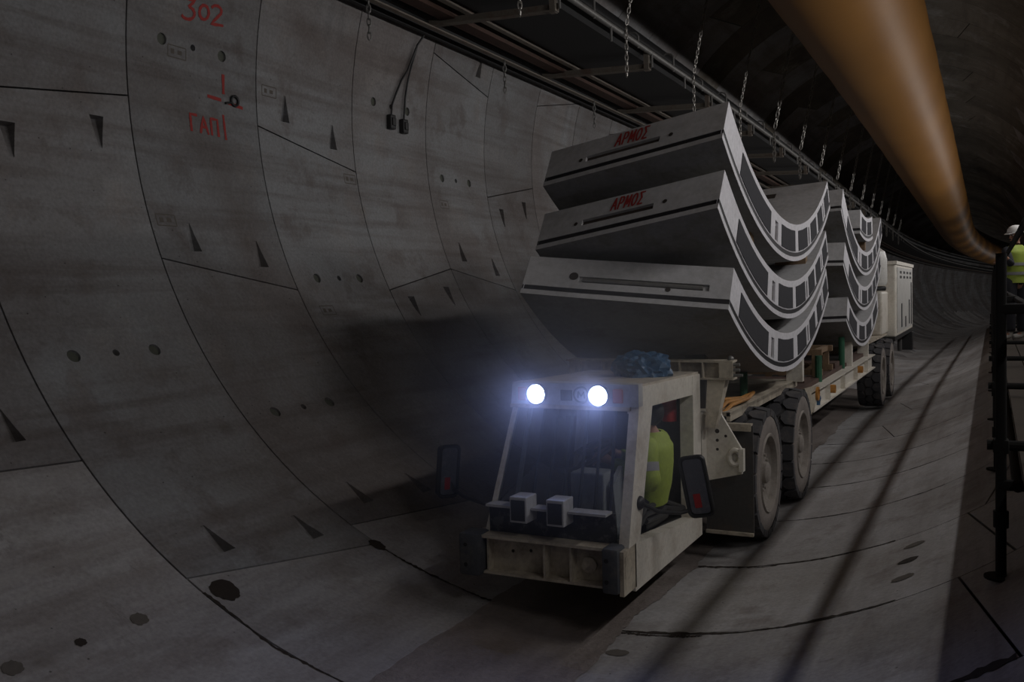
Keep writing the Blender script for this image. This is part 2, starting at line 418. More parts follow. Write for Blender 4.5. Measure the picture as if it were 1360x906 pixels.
# sockets and spalls on the right side of the invert
fl = shell['floor']; lf = layers['floor']
def spot(mb, ly, th, y, ru, rv, mi, seed=0, dr=0.004):
    p, u, v, n = frame(th, y); rn = random.Random(seed)
    f = mb.b.faces.new([mb.b.verts.new(p - n*dr + u*math.cos(t)*ru*(0.88 + 0.24*rn.random()) + v*math.sin(t)*rv*(0.88 + 0.24*rn.random())) for t in [2*PI*i/28 for i in range(28)]])
    f.material_index = mi; f[ly] = 1.0
for th, y, mi in ((296.28, 6.50, 2), (296.06, 6.13, 1), (296.05, 5.75, 2), (274.1, 4.96, 2), (271.5, 4.5, 2)):
    spot(fl, lf, th, y, 0.052, 0.07, mi, int(y*10))
def crack(mb, ly, ta, tb, y, w, mi, seed, n=60):
    rn = random.Random(seed); up, dn = [], []; off = 0
    for i in range(n + 1):
        th = ta + (tb - ta) * i / n; off += rn.uniform(-0.006, 0.006); off *= 0.9
        ww = w * (0.25 + 1.2 * rn.random() * abs(math.sin(3.1 * i / n * 2 + seed)))
        up.append(lin(th, y + off + ww, R0 - 0.003)); dn.append(lin(th, y + off - ww, R0 - 0.003))
    uv = [mb.b.verts.new(p) for p in up]; dv = [mb.b.verts.new(p) for p in dn]
    for i in range(n):
        f = mb.b.faces.new((dv[i], dv[i+1], uv[i+1], uv[i])); f.material_index = mi; f[ly] = 1.0
for j, (ta, tb, w) in enumerate(((272, 296, 0.022), (273, 294, 0.018), (274, 298, 0.012), (274, 298, 0.012), (274, 298, 0.012), (274, 298, 0.010))):
    crack(fl, lf, ta, tb, YJ + RING * (j + 1), w, 1, j)
crack(fl, lf, 278, 305, YJ + 0.02, 0.035, 1, 21); crack(fl, lf, 288, 292, YJ + 0.06, 0.02, 4, 22)
crack(fl, lf, 281, 292, YJ + RING*2 + 0.035, 0.012, 4, 23); crack(fl, lf, 274, 286, YJ + RING + 0.035, 0.012, 4, 24); crack(fl, lf, 272, 280, YJ + RING - 0.03, 0.02, 1, 25); crack(fl, lf, 273, 282, YJ + RING*2 - 0.02, 0.018, 1, 26)
def spall(mb, ly, th, y, ru, rv, mi, seed):
    spot(mb, ly, th, y, ru, rv, mi, seed, 0.006)
spall(fl, lf, 243.6, 3.95, 0.085, 0.10, 1, 3); spall(fl, lf, 245.6, 5.30, 0.05, 0.07, 1, 4)
crack(fl, lf, 246, 262, YJ + RING, 0.014, 1, 31); crack(fl, lf, 243, 262, YJ, 0.012, 1, 33)
for th, y, r_ in ((243.0, 2.64, 0.05), (243.1, 3.36, 0.05), (243.1, 3.0, 0.03)): spot(fl, lf, th, y, r_, r_, 1 if r_ < 0.04 else 2, 9)
M['chip'] = plain('pale_broken_concrete', (0.42, 0.41, 0.39), 0.9)
structure = {}
for k, mb in shell.items():
    tl = layers[k]
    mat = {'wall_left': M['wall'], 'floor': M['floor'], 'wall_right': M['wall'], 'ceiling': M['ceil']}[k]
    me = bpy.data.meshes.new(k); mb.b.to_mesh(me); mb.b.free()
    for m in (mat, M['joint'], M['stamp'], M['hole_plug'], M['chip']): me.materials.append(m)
    src = me.attributes.get('tonef')
    vals = [d.value for d in src.data]
    at = me.attributes.new('tone', 'FLOAT_COLOR', 'FACE')
    for i, v in enumerate(vals):
        v = v if v > 0.1 else 1.0
        at.data[i].color = (v, v * 0.995, v * 0.985, 1)
    o = bpy.data.objects.new(k, me); COL.objects.link(o); o['kind'] = 'structure'; structure[k] = o

# red spray marks on the wall ("302", a cross, "ΓΑΠ1"), strokes lying on the lining
def strokes_on_wall(lines, th, y, sx, sy, w, name, label, slope=0.0):
    mb = MB()
    for ln in lines:
        pts = []
        for (a, b), (c, d) in zip(ln, ln[1:]):
            m = max(2, int(math.hypot(c-a, d-b) * 6))
            pts += [(a + (c-a)*i/m, b + (d-b)*i/m) for i in range(m)]
        pts.append(ln[-1]); rn = random.Random(len(pts))
        L, Rr = [], []
        for i, (a, b) in enumerate(pts):
            q0 = pts[max(0, i-1)]; q1 = pts[min(len(pts)-1, i+1)]
            dx, dy = (q1[0]-q0[0])*sx, (q1[1]-q0[1])*sy; l = math.hypot(dx, dy) or 1
            ww = w * rn.uniform(0.8, 1.2); nx, ny = -dy/l*ww, dx/l*ww
            px, py = a*sx, b*sy
            for lst, s in ((L, 1), (Rr, -1)):
                yy = y + px + nx*s; tt = th + math.degrees((-(py + ny*s) + (px + nx*s)*slope) / R0)
                lst.append(mb.b.verts.new(lin(tt, yy, R0 - 0.004)))
        for i in range(len(pts)-1): mb.b.faces.new((L[i], L[i+1], Rr[i+1], Rr[i]))
    o = mb.build(name, M['red_paint'], structure['wall_left']); o['label'] = label; return o
def arc(cx, cy, rx, ry, a, b, n=10): return [(cx + rx*math.cos(math.radians(a + (b-a)*i/n)), cy + ry*math.sin(math.radians(a + (b-a)*i/n))) for i in range(n+1)]
three = [(0.0, 1.0), (0.62, 1.0), (0.3, 0.6)] + arc(0.28, 0.3, 0.34, 0.32, 85, -150)
zero = arc(1.1, 0.5, 0.24, 0.36, 90, 450, 16)
two = arc(1.72, 0.72, 0.27, 0.26, 160, -30) + [(1.5, 0.0), (2.15, 0.02)]
strokes_on_wall([three, zero, two], 171.9, 5.89, 0.225, 0.17, 0.014, 'painted_number', 'red hand-sprayed number 302 high on the wall', -0.09)
strokes_on_wall([[(0.5, 1.0), (0.5, 0.1)], [(0.0, -0.15), (0.42, -0.2)], [(0.62, -0.25), (1.1, -0.35)]], 180.2, 6.19, 0.40, 0.20, 0.016, 'painted_cross', 'red sprayed survey cross below the number')
strokes_on_wall([[(0, 0), (0, 1), (0.5, 1.0)], [(0.65, 0), (0.95, 1), (1.25, 0)], [(0.75, 0.4), (1.15, 0.4)], [(1.5, 0), (1.5, 1), (2.0, 1), (2.0, 0)], [(2.55, -0.1), (2.5, 1.4)]],
                185.6, 5.97, 0.16, 0.155, 0.013, 'painted_letters', 'red sprayed letters ΓΑΠ1 under the cross', 0.02)
p = lin(180.5, 6.52, R0 - 0.015)
hk = MB(); hk.path([p + V((0, 0.045*math.cos(t), 0.045*math.sin(t))) for t in [2*PI*i/14 for i in range(14)]], 0.012, 8, closed=True)
hk.path([p + V((0, -0.04, -0.02)), p + V((0.0, -0.12, -0.04))], 0.011, 8)
hook = hk.build('wall_hook', M['black'], None, True)
tag(hook, 'small black ring hook on the wall at the red painted cross', 'hook')

# mud lying along the bottom of the invert
mb = MB(); rn = random.Random(3); ys = [0.5 + 0.05*i for i in range(400)]
rows = []; n = 14; e0 = e1 = 0
for y in ys:
    e0 = e0*0.93 + rn.uniform(-0.010, 0.010); e1 = e1*0.95 + rn.uniform(-0.016, 0.016)
    x0, x1 = -0.74 + e0, 0.20 + e1
    row = []
    for i in range(n+1):
        x = x0 + (x1-x0)*i/n; z = R0 - math.sqrt(R0*R0 - x*x)
        lift = 0.010*math.sin(PI*i/n)**0.5 + rn.uniform(0.004, 0.007)
        row.append(mb.b.verts.new((x, y, z + max(0.0006, lift) + 0.0008 + zoff(y))))
    rows.append(row)
for a, b in zip(rows, rows[1:]):
    for i in range(n): mb.b.faces.new((a[i], a[i+1], b[i+1], b[i]))
mud = mb.build('mud', M['mud'], None, True)
tag(mud, 'strip of wet brown mud along the bottom of the tunnel', 'mud', kind='stuff')

# ------------------------------------------------------------------ ventilation duct under the crown
mb = MB(); rows = []; n = 48; DX, DZ, DR = 0.457, 6.32, 0.90
ys = [-6 + 0.5*i for i in range(400)]
for i, y in enumerate(ys):
    sag = 0.012*math.sin(y*PI/1.5)
    rows.append([mb.b.verts.new((DX + xoff(y) + math.cos(2*PI*k/n)*(DR + sag*0.4), y, DZ + zoff(y) + math.sin(2*PI*k/n)*(DR + sag*0.4))) for k in range(n)])
for a, b in zip(rows, rows[1:]):
    for k in range(n): mb.b.faces.new((a[k], a[(k+1) % n], b[(k+1) % n], b[k]))
duct = mb.build('ventilation_duct', M['duct'], None, True, angle=None)
tag(duct, 'large yellow fabric ventilation duct running under the tunnel crown', 'air duct')

# ------------------------------------------------------------------ conveyor hung high along the left wall
conv = thing('hanging_conveyor', (-2.9, 10.0, 5.2), 'dark conveyor gantry with brackets hung along the left wall', 'conveyor')
def along(name, x, z, prof, mat, y0=-4.0, y1=150.0, step=1.5, parent=conv):
    mb = MB(); ys = []; y = y0
    while y < y1: ys.append(y); y += step if y < 40 else step*2
    rows = [[mb.b.verts.new((x + a + xoff(y), y, z + b + zoff(y))) for a, b in prof] for y in ys]
    n = len(prof)
    for r, q in zip(rows, rows[1:]):
        for k in range(n): mb.b.faces.new((r[k], r[(k+1) % n], q[(k+1) % n], q[k]))
    mb.b.faces.new(rows[0][::-1]); mb.b.faces.new(rows[-1])
    return mb.build(name, mat, parent, n > 7)
circ = lambda r, n=12: [(r*math.cos(2*PI*k/n), r*math.sin(2*PI*k/n)) for k in range(n)]
rect = lambda w, h: [(-w/2, -h/2), (w/2, -h/2), (w/2, h/2), (-w/2, h/2)]
angle_p = lambda w, h, t: [(-w/2, -h/2), (w/2, -h/2), (w/2, -h/2+t), (-w/2+t, -h/2+t), (-w/2+t, h/2), (-w/2, h/2)]
along('outer_rail', -2.0, 5.49, circ(0.038), M['steel'])
along('wall_channel', -3.72, 5.34, rect(0.05, 0.16), M['belt'])
along('wall_channel', -3.66, 5.52, rect(0.22, 0.05), M['belt'])
along('edge_angle', -3.5, 5.27, angle_p(0.07, 0.05, 0.012), M['bracket'])
along('edge_angle', -3.18, 5.46, angle_p(0.07, 0.06, 0.012), M['bracket'])
along('cable_tray', -3.42, 5.42, rect(0.18, 0.05), M['rust'])
sv = along('lining_cover_pipe', -3.22, 6.42, circ(0.20, 20), M['black'], -4, 150, 1.5, None); tag(sv, 'added black pipe covering the lit lining above the conveyor', 'pipe')  # pipe added to hide a brightly lit strip of lining
along('belt', -2.6, 5.66, rect(0.95, 0.03), M['belt'])
along('belt_pan', -2.6, 5.47, [(-0.55, 0.02), (0.42, -0.03), (0.50, 0.05), (0.46, 0.06), (0.40, 0.0), (-0.55, 0.05)], M['belt'])
brY = [9.42 + 3.12*i for i in range(-3, 12)]
for y in brY:
    z = zoff(y); mb = MB()
    mb.bar((-3.72, y, 5.39 + z), (-2.0, y, 5.295 + z), 0.012, 0.10)
    mb.bar((-3.72, y - 0.05, 5.345 + z), (-2.0, y - 0.05, 5.25 + z), 0.10, 0.012)
    mb.between((-2.09, -2.02), (y-0.06, y+0.01), (5.24+z, 5.50+z))
    o = mb.build('bracket', M['bracket'], conv)
for i in range(30):
    y = 8.9 + 1.56*i; z = zoff(y); mb = MB()
    up = 0.16 if i % 2 else 0.1
    mb.tube((-2.0, y, 5.44+z), (-2.0, y, 5.50+up+z), 0.016, 8)
    mb.path([(-2.0, y, 5.50+up+z), (-2.03, y-0.01, 5.54+up+z), (-2.10, y-0.02, 5.56+up+z), (-2.17, y-0.02, 5.53+up+z)], 0.014, 8)
    mb.build('hanger_stub', M['steel'], conv, True)
    mb = MB(); mb.tube((-1.98, y+0.5, 5.50+z), (-1.98, y+0.5, 5.28+z), 0.016, 8); mb.build('drop_stub', M['steel'], conv, True)
# suspension chains, link by link for the nearest
def chain(points, near):
    mb = MB(); pts = [V(p) for p in points]
    segs = [(a, b) for a, b in zip(pts, pts[1:])]
    k = 0; pitch = 0.07 if near else 0.12
    for a, b in segs:
        L = (b-a).length; n = int(L/pitch); d = (b-a).normalized()
        s0 = d.orthogonal().normalized(); s1 = d.cross(s0)
        for i in range(n):
            c = a + d*(i + 0.5)*pitch; s = s0 if k % 2 else s1; k += 1
            h, w = pitch*0.66, pitch*0.3
            loop = [c + d*h*math.cos(t)*(1.0) + s*w*math.sin(t) for t in [2*PI*j/8 for j in range(8)]]
            mb.path(loop, pitch*0.12, 5 if near else 4, closed=True)
    return mb
chY = [5.3 + 3.05*i for i in range(16)]
for i, y in enumerate(chY):
    z = zoff(y); near = y < 20
    top = V((-1.62, y + 0.02, 6.9 + z))
    a = math.atan2(top.z - z - R0, top.x); r = math.hypot(top.x, top.z - z - R0)
    top = V((-1.50, y + 0.03, R0 + math.sqrt(R0**2 - 1.5**2) - 0.02 + z))
    mb = chain([(top.x, top.y, top.z), (-1.945, y, 5.56+z), (-1.945, y, 4.86+z)], near)
    o = mb.build('suspension_chain', M['chain'], None, False, recalc=False)
    tag(o, 'steel chain hanging from the crown to the conveyor rail', 'chain', 'suspension chains of the conveyor')
for y in (7.9, 10.9, 14.0):                       # short chain tails by the wall
    mb = chain([(-3.47, y, 5.24), (-3.47, y, 4.80)], True)
    o = mb.build('hanging_chain', M['steel'], None, False, recalc=False)
    tag(o, 'short loose chain end dangling from the conveyor edge by the wall', 'chain', 'loose chain ends by the wall')
# two plug boxes on cables down the left wall
for th, y, lab in ((175.6 + 2.2, 9.03, 'left dark plug box hanging on a cable against the wall'), (178.0, 9.29, 'right dark plug box hanging on a cable against the wall')):
    b = lin(th, y, R0 - 0.035); t0 = thing('plug_box', b + V((0, 0, -0.08)), lab, 'electrical box', None)
    mb = MB(); mb.box(b, (0.07, 0.11, 0.17), None, 0.015); mb.box(b + V((0.04, 0, 0.0)), (0.02, 0.07, 0.09), None, 0.006)
    mb.build('case', M['black'], t0)
    mb = MB(); dy = 9.36
    mb.path([b + V((0, 0, 0.07)), b + V((0.01, 0.01, 0.2)), lin(173.3, y*0.8 + dy*0.2, R0-0.03), lin(170.5, y*0.5 + dy*0.5, R0-0.03), lin(168.5, y*0.2+dy*0.8, R0-0.035), lin(164, dy + 0.03, R0-0.045), V((-3.66, dy + 0.1, 5.42))], 0.012, 8)
    mb.build('cable', M['black'], t0, True)

# ------------------------------------------------------------------ scaffold walkway along the right wall
way = thing('scaffold_walkway', (2.6, 5.0, 0.7), 'dark scaffold walkway with tube posts and guard rails at the right wall', 'walkway')
PX = 2.41
along('guard_rail', PX, 2.47, circ(0.021), M['scaffold'], -9, 55, 1.5, way)
along('guard_rail', PX, 2.005, circ(0.021), M['scaffold'], -9, 55, 1.5, way)
along('ledger', PX - 0.06, 1.16, circ(0.024), M['scaffold'], 4.9, 55, 1.5, way)
posts = [4.95 + 2.9*i for i in range(15)]
for y in posts:
    z = zoff(y); zb = R0 - math.sqrt(R0**2 - (PX-0.13)**2) + z
    mb = MB(); mb.tube((PX-0.13, y, zb - 0.005), (PX-0.13, y, 2.27 + z), 0.024, 12)
    mb.tube((PX-0.13, y, zb+0.25), (PX-0.13, y, zb+0.33), 0.034, 12)
    mb.lathe([(0.0, 0.0), (0.0, 0.075), (0.012, 0.075), (0.012, 0.0)], (PX-0.13, y, zb), 'Z', 16)
    for h in (1.16, 2.005): mb.box((PX-0.065, y, h+z), (0.16, 0.05, 0.05), None, 0.012)
    mb.build('post', M['scaffold'], way, True)
    mb = MB(); mb.tube((PX-0.19, y+0.04, 1.345+z), (3.0, y+0.04, 1.345+z), 0.025, 10)
    mb.box((PX-0.13, y+0.02, 1.345+z), (0.07, 0.085, 0.07), None, 0.012)
    mb.build('transom', M['scaffold'], way, True)
    ys = y + 1.45 if y > 16 else y - 1.6
    if 4 < ys < 16: continue
    zs = zoff(ys); mb = MB(); mb.tube((PX, ys, 1.20+zs), (PX, ys, 2.49+zs), 0.019, 10); mb.box((PX, ys, 2.47+zs), (0.055, 0.05, 0.055), None, 0.01); mb.box((PX, ys, 2.005+zs), (0.055, 0.05, 0.055), None, 0.01)
    mb.build('stanchion', M['scaffold'], way, True)
for j, x in enumerate((2.455, 2.64, 2.825)):
    along('deck_plank', x, 1.24, rect(0.175, 0.045), M['plank'], -9 + 0.07*j, 55, 1.5, way)
# ------------------------------------------------------------------ tunnel lamps on the right wall
lampY = [-4.0 + 3.3*i for i in range(15)] + [48.8 + 6.6*i for i in range(12)]
LX, LZ = 3.72, 4.2
for i, y in enumerate(lampY):
    z = zoff(y); LX = 3.72 + xoff(y)
    root = thing('tunnel_lamp', (LX, y, LZ+z), 'long tube lamp on the right tunnel wall above the walkway', 'lamp', 'tunnel lamps along the right wall')
    mb = MB(); tilt = math.radians(42)
    mb.prism([(LX+0.05, y-0.8, LZ+0.10+z), (LX+0.12, y-0.8, LZ-0.02+z), (LX+0.03, y-0.8, LZ-0.085+z), (LX+0.07, y-0.8, LZ+0.0+z), (LX-0.04, y-0.8, LZ+0.07+z)], (0, 1.6, 0))
    for d in (-0.79, 0.79): mb.prism([(LX+0.12, y+d-0.01, LZ+0.12+z), (LX+0.12, y+d-0.01, LZ-0.14+z), (LX-0.10, y+d-0.01, LZ-0.14+z), (LX-0.10, y+d-0.01, LZ+0.12+z)], (0, 0.02, 0))
    for d in (-0.5, 0.5): mb.bar((LX+0.06, y+d, LZ+0.03+z), (LX+0.33, y+d, LZ+0.08+z), 0.04, 0.04)
    mb.build('housing', M['steel_dark'], root)
    mb = MB(); mb.tube((LX+0.012, y-0.74, LZ-0.004+z), (LX+0.012, y+0.74, LZ-0.004+z), 0.016, 10)
    mb.build('tube', M['tube_on'], root, True)
    ld = bpy.data.lights.new('lamp_light', 'AREA'); ld.shape = 'RECTANGLE'; ld.size = 1.5; ld.size_y = 0.12
    ld.energy = 1.0; ld.color = (1.0, 0.97, 0.96); ld.spread = math.radians(170); ld['gain'] = 0.25 if y < 0 else 0.6 if y < 4 else 1.0 if y < 22 else 1.15 if y < 34 else 0.55 if y < 46 else 0.45
    lo = bpy.data.objects.new('lamp_light', ld); COL.objects.link(lo)
    dirv = V((-1.0, 0, -0.12)).normalized(); xa = V((0, 1, 0)); za = -dirv; ya = za.cross(xa)
    mt = Matrix((xa, ya, za)).transposed().to_4x4(); mt.translation = V((LX-0.03, y, LZ-0.03+z)); lo.matrix_world = mt
    ld['role'] = 'tunnel'

# ------------------------------------------------------------------ precast segments
XR, XL = 0.57, -0.93; TH = 0.35
class Seg:
    # yc, zi: centre line and inner bottom height; angles (deg) of front/rear ends at the right and left side; roll lowers the left side
    def __init__(s, yc, zi, fr, rr, fl, rl, roll=0.0):
        s.yc, s.zi, s.a = yc, zi, (fr, rr, fl, rl); s.roll = math.radians(roll); s.w = XR - XL
    def pt(s, u, v, w, o=(0, 0, 0)):
        # u 0..1 right to left, v 0..1 front to rear, w 0..1 inner to outer; o = offsets (x, radial)
        f = s.a[0] + (s.a[2]-s.a[0])*u; r = s.a[1] + (s.a[3]-s.a[1])*u
        ph = math.radians(f + (r-f)*v); rad = R0 + TH*w + o[1]
        ph += o[2]/rad
        x = XR - s.w*u + o[0]; y = s.yc + rad*math.sin(ph); z = s.zi + R0 - rad*math.cos(ph)
        z -= (XR - x)*math.tan(s.roll)
        return V((x, y, z))
def cuts(a, b, n): return [a + (b-a)*i/n for i in range(n+1)]
WS = [0.0, 0.10, 0.22, 0.72, 0.765, 0.88, 0.93, 1.0]
def sheet(mb, us, vs, fn, depth=None, flip=False):
    """grid of cells fn(u, v, d); neighbouring cells of unequal depth are joined by little walls"""
    nu, nv = len(us)-1, len(vs)-1
    D = [[depth((us[i]+us[i+1])/2, (vs[j]+vs[j+1])/2) if depth else 0.0 for j in range(nv)] for i in range(nu)]
    cache = {}
    def vt(i, j, d):
        k = (i, j, round(d, 5))
        if k not in cache: cache[k] = mb.b.verts.new(fn(us[i], vs[j], d))
        return cache[k]
    fs = []
    for i in range(nu):
        for j in range(nv):
            d = D[i][j]; fs.append(mb.b.faces.new((vt(i, j, d), vt(i+1, j, d), vt(i+1, j+1, d), vt(i, j+1, d))))
            if i+1 < nu and abs(D[i+1][j]-d) > 1e-6: fs.append(mb.b.faces.new((vt(i+1, j, d), vt(i+1, j, D[i+1][j]), vt(i+1, j+1, D[i+1][j]), vt(i+1, j+1, d))))
            if j+1 < nv and abs(D[i][j+1]-d) > 1e-6: fs.append(mb.b.faces.new((vt(i, j+1, d), vt(i+1, j+1, d), vt(i+1, j+1, D[i][j+1]), vt(i, j+1, D[i][j+1]))))
    mb.faces(fs)
LETTERS = {   # strokes on a 1 x 1 cell
 'Α': [[(0.0, 0), (0.5, 1), (1.0, 0)], [(0.22, 0.36), (0.8, 0.36)]],
 'Ρ': [[(0.1, 0), (0.1, 1), (0.6, 1), (0.85, 0.85), (0.85, 0.62), (0.6, 0.47), (0.1, 0.47)]],
 'Μ': [[(0.0, 0), (0.08, 1), (0.5, 0.25), (0.92, 1), (1.0, 0)]],
 'Ο': [arc(0.5, 0.5, 0.45, 0.5, 90, 450, 14)],
 'Σ': [[(0.9, 1), (0.08, 1), (0.55, 0.52), (0.05, 0), (0.92, 0)]]}
def make_segment(s, label, pads, slots, front, group):
    root = thing('tunnel_segment', s.pt(0.5, 0.5, 1.0), label, 'concrete tunnel segment', group)
    n = 26; mb = MB()
    vs = cuts(0, 1, n)
    rec = lambda v0, v1: (lambda u, w: 0.014 if 0.765 < w < 0.88 else 0.0)
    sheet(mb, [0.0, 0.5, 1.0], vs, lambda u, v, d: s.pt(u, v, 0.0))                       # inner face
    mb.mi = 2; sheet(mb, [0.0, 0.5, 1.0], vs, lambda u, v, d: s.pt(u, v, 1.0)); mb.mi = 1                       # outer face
    sv = sorted(set([round(x, 4) for x in vs + [q for a, b in slots for q in (a, b)]]))
    def dside(v, w):
        if 0.765 < w < 0.88: return 0.014
        for a, b in slots:
            if a < v < b and 0.22 < w < 0.72: return 0.035
        return 0.0
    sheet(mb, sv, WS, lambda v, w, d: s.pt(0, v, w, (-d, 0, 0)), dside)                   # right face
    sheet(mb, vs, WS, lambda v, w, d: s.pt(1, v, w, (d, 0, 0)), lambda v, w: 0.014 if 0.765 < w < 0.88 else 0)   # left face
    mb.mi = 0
    us = sorted(set([0.0, 1.0] + ([front['u0'], front['u1']] if front else [])))
    us = [0.0] + us[1:-1] + [1.0]
    def dfront(u, w):
        if 0.765 < w < 0.88: return 0.014
        if front and front['u0'] < u < front['u1'] and 0.45 < w < 0.60: return 0.03
        return 0.0
    W2 = [0.0, 0.22, 0.45, 0.60, 0.765, 0.88, 1.0]
    sheet(mb, us, W2, lambda u, w, d: s.pt(u, 0, w, (0, 0, d)), dfront)                   # front end
    sheet(mb, [0.0, 1.0], W2, lambda u, w, d: s.pt(u, 1, w, (0, 0, -d)), lambda u, w: 0.014 if 0.765 < w < 0.88 else 0)
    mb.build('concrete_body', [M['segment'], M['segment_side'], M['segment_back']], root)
    # the rubber gasket in its groove round all four joint faces
    mb = MB(); g = 0.004
    sheet(mb, vs, [0.77, 0.875], lambda v, w, d: s.pt(0, v, w, (-g, 0, 0))); sheet(mb, vs, [0.77, 0.875], lambda v, w, d: s.pt(1, v, w, (g, 0, 0)))
    sheet(mb, [0, 1], [0.77, 0.875], lambda u, w, d: s.pt(u, 0, w, (0, 0, g))); sheet(mb, [0, 1], [0.77, 0.875], lambda u, w, d: s.pt(u, 1, w, (0, 0, -g)))
    mb.build('gasket', M['gasket'], root)
    for a, b in pads:                                                                      # packing pads on the right face
        mb = MB(); m = max(2, int((b-a)*24)); q = cuts(a, b, m)
        w0, w1 = 0.17, 0.735
        sheet(mb, q, [w0, w1], lambda v, w, d: s.pt(0, v, w, (0.005, 0, 0)))
        sheet(mb, q, [w0, w1], lambda v, w, d: s.pt(0, v, w, (-0.003, 0, 0)))
        for v in (a, b): mb.quad(s.pt(0, v, w0, (-0.003, 0, 0)), s.pt(0, v, w1, (-0.003, 0, 0)), s.pt(0, v, w1, (0.005, 0, 0)), s.pt(0, v, w0, (0.005, 0, 0)))
        for w in (w0, w1): sheet(mb, q, [0, 1], lambda v, d_, d: s.pt(0, v, w, (-0.003 + 0.008*d_, 0, 0)))
        mb.build('packing_pad', M['pad'], root)
    for a, b in slots:
        mb = MB(); mb.quad(s.pt(0, a, 0.30, (-0.02, 0, 0)), s.pt(0, b, 0.30, (-0.02, 0, 0)), s.pt(0, b, 0.66, (-0.02, 0, 0)), s.pt(0, a, 0.66, (-0.02, 0, 0))); mb.build('dowel_slot', M['slot'], root)
    if front:
        P = lambda u, w, d=-0.003: s.pt(u, 0, w, (0, 0, d))
        mb = MB(); mb.quad(P(front['u0'], 0.45, 0.027), P(front['u1'], 0.45, 0.027), P(front['u1'], 0.60, 0.027), P(front['u0'], 0.60, 0.027))
        mb.build('slot_bed', M['slot'] if front.get('dark', True) else M['segment'], root)
        for (u, w, r) in front.get('holes', []):
            mb = MB(); ctr = P(u, w); ex = (P(u+0.01, w) - ctr).normalized(); ey = (P(u, w+0.1) - ctr).normalized()
            mb.b.faces.new([mb.b.verts.new(ctr + ex*r*math.cos(t) + ey*r*math.sin(t)) for t in [2*PI*i/16 for i in range(16)]])
            mb.build('bolt_hole', M['joint'], root)
        if front.get('rod'):
            u0, u1 = front['rod']; mb = MB()
            mb.path([P(u0, 0.53, 0.008), P((u0+u1)/2, 0.52, 0.008), P(u1, 0.53, 0.008)], 0.018, 10)
            mb.build('guide_rod', M['steel'], root, True)
        if front.get('word'):
            u0, u1, w0, w1 = front['word']      # u0 = left end as seen from the front (larger u)
            mb = MB(); word = 'ΑΡΜΟΣ'; cell = (u0-u1)/len(word)
            for i, ch in enumerate(word):
                for ln in LETTERS[ch]:
                    def q(a, b):
                        return u0 - cell*(i + 0.10 + 0.72*a + 0.22*b), w0 + (w1-w0)*b
                    for (a, b), (c, d) in zip(ln, ln[1:]):
                        A, B = V(q(a, b)), V(q(c, d))
                        # stroke width in metres -> (u, w) scale
                        dx, dy = (B.x-A.x)*s.w, (B.y-A.y)*TH; l = math.hypot(dx, dy) or 1
                        hw = 0.0075; nx, ny = -dy/l*hw, dx/l*hw; ex_, ey_ = dx/l*hw*0.6, dy/l*hw*0.6
                        cs = [((A.x*s.w - ex_ + nx)/s.w, (A.y*TH - ey_ + ny)/TH), ((B.x*s.w + ex_ + nx)/s.w, (B.y*TH + ey_ + ny)/TH),
                              ((B.x*s.w + ex_ - nx)/s.w, (B.y*TH + ey_ - ny)/TH), ((A.x*s.w - ex_ - nx)/s.w, (A.y*TH - ey_ - ny)/TH)]
                        mb.quad(*[P(x, y, -0.004) for x, y in cs])
            mb.build('stencilled_word', M['red_word'], root)['label'] = 'red stencilled word ΑΡΜΟΣ'
    return root
def vof(s, y0, y1):      # fractions along the right side between two y positions
    f, r = s.a[0], s.a[1]
    g = lambda y: (math.degrees(math.asin(max(-1, min(1, (y - s.yc)/(R0 + 0.5*TH))))) - f)/(r - f)
    return g(y0), g(y1)
PADS = [(0.105, 0.325), (0.42, 0.55), (0.585, 0.685), (0.73, 0.80), (0.825, 0.885), (0.925, 0.985)]
SL = [(0.365, 0.39), (0.70, 0.715), (0.90, 0.912)]
S1 = Seg(8.98, 2.737, -35.3, 32.0, -31.9, 31.0, 2.2)
S2 = Seg(8.89, 2.197, -36.2, 31.0, -33.1, 30.5, 3.0)
S3 = Seg(8.80, 1.715, -30.9, 32.4, -36.2, 33.0, 2.5)
GA = 'segments stacked on the front of the carrier'; GB = 'segments stacked on the rear of the carrier'
w1 = {'u0': 0.34, 'u1': 0.76, 'holes': [(0.28, 0.50, 0.018), (0.79, 0.53, 0.017)], 'word': (0.60, 0.41, 0.39, 0.07)}
w2 = {'u0': 0.345, 'u1': 0.745, 'holes': [(0.285, 0.48, 0.018), (0.78, 0.53, 0.017)], 'word': (0.59, 0.405, 0.38, 0.07)}
w3 = {'u0': 0.10, 'u1': 0.73, 'dark': False, 'rod': (0.13, 0.71), 'holes': [(0.29, 0.63, 0.02), (0.755, 0.46, 0.035)]}
seg1 = make_segment(S1, 'topmost curved concrete segment of the front stack, red word on its end', PADS, SL, w1, GA)
seg2 = make_segment(S2, 'middle curved concrete segment of the front stack, red word on its end', PADS, SL, w2, GA)
PADS3 = [(0.06, 0.28), (0.37, 0.52), (0.57, 0.67), (0.72, 0.79), (0.825, 0.885), (0.925, 0.985)]
seg3 = make_segment(S3, 'lowest curved concrete segment of the front stack, long unpainted slot', PADS3, [(0.31, 0.335), (0.69, 0.705), (0.90, 0.912)], w3, GA)
B1 = Seg(14.72, 2.644, -35.0, 33.0, -35.0, 33.0, 2.0)
B2 = Seg(14.62, 2.124, -31.0, 31.5, -33.0, 31.5, 2.0)
B3 = Seg(14.50, 1.600, -25.5, 26.5, -25.5, 26.5, 2.0)
B4 = Seg(14.90, 3.165, -10.8, 10.5, -12.5, 12.0, 2.0)
make_segment(B1, 'long curved concrete segment of the rear stack, second from its top', PADS, SL, None, GB)
make_segment(B2, 'long curved concrete segment of the rear stack, second from its bottom', PADS, SL, {'u0': 0.15, 'u1': 0.65, 'dark': False, 'rod': (0.2, 0.6)}, GB)
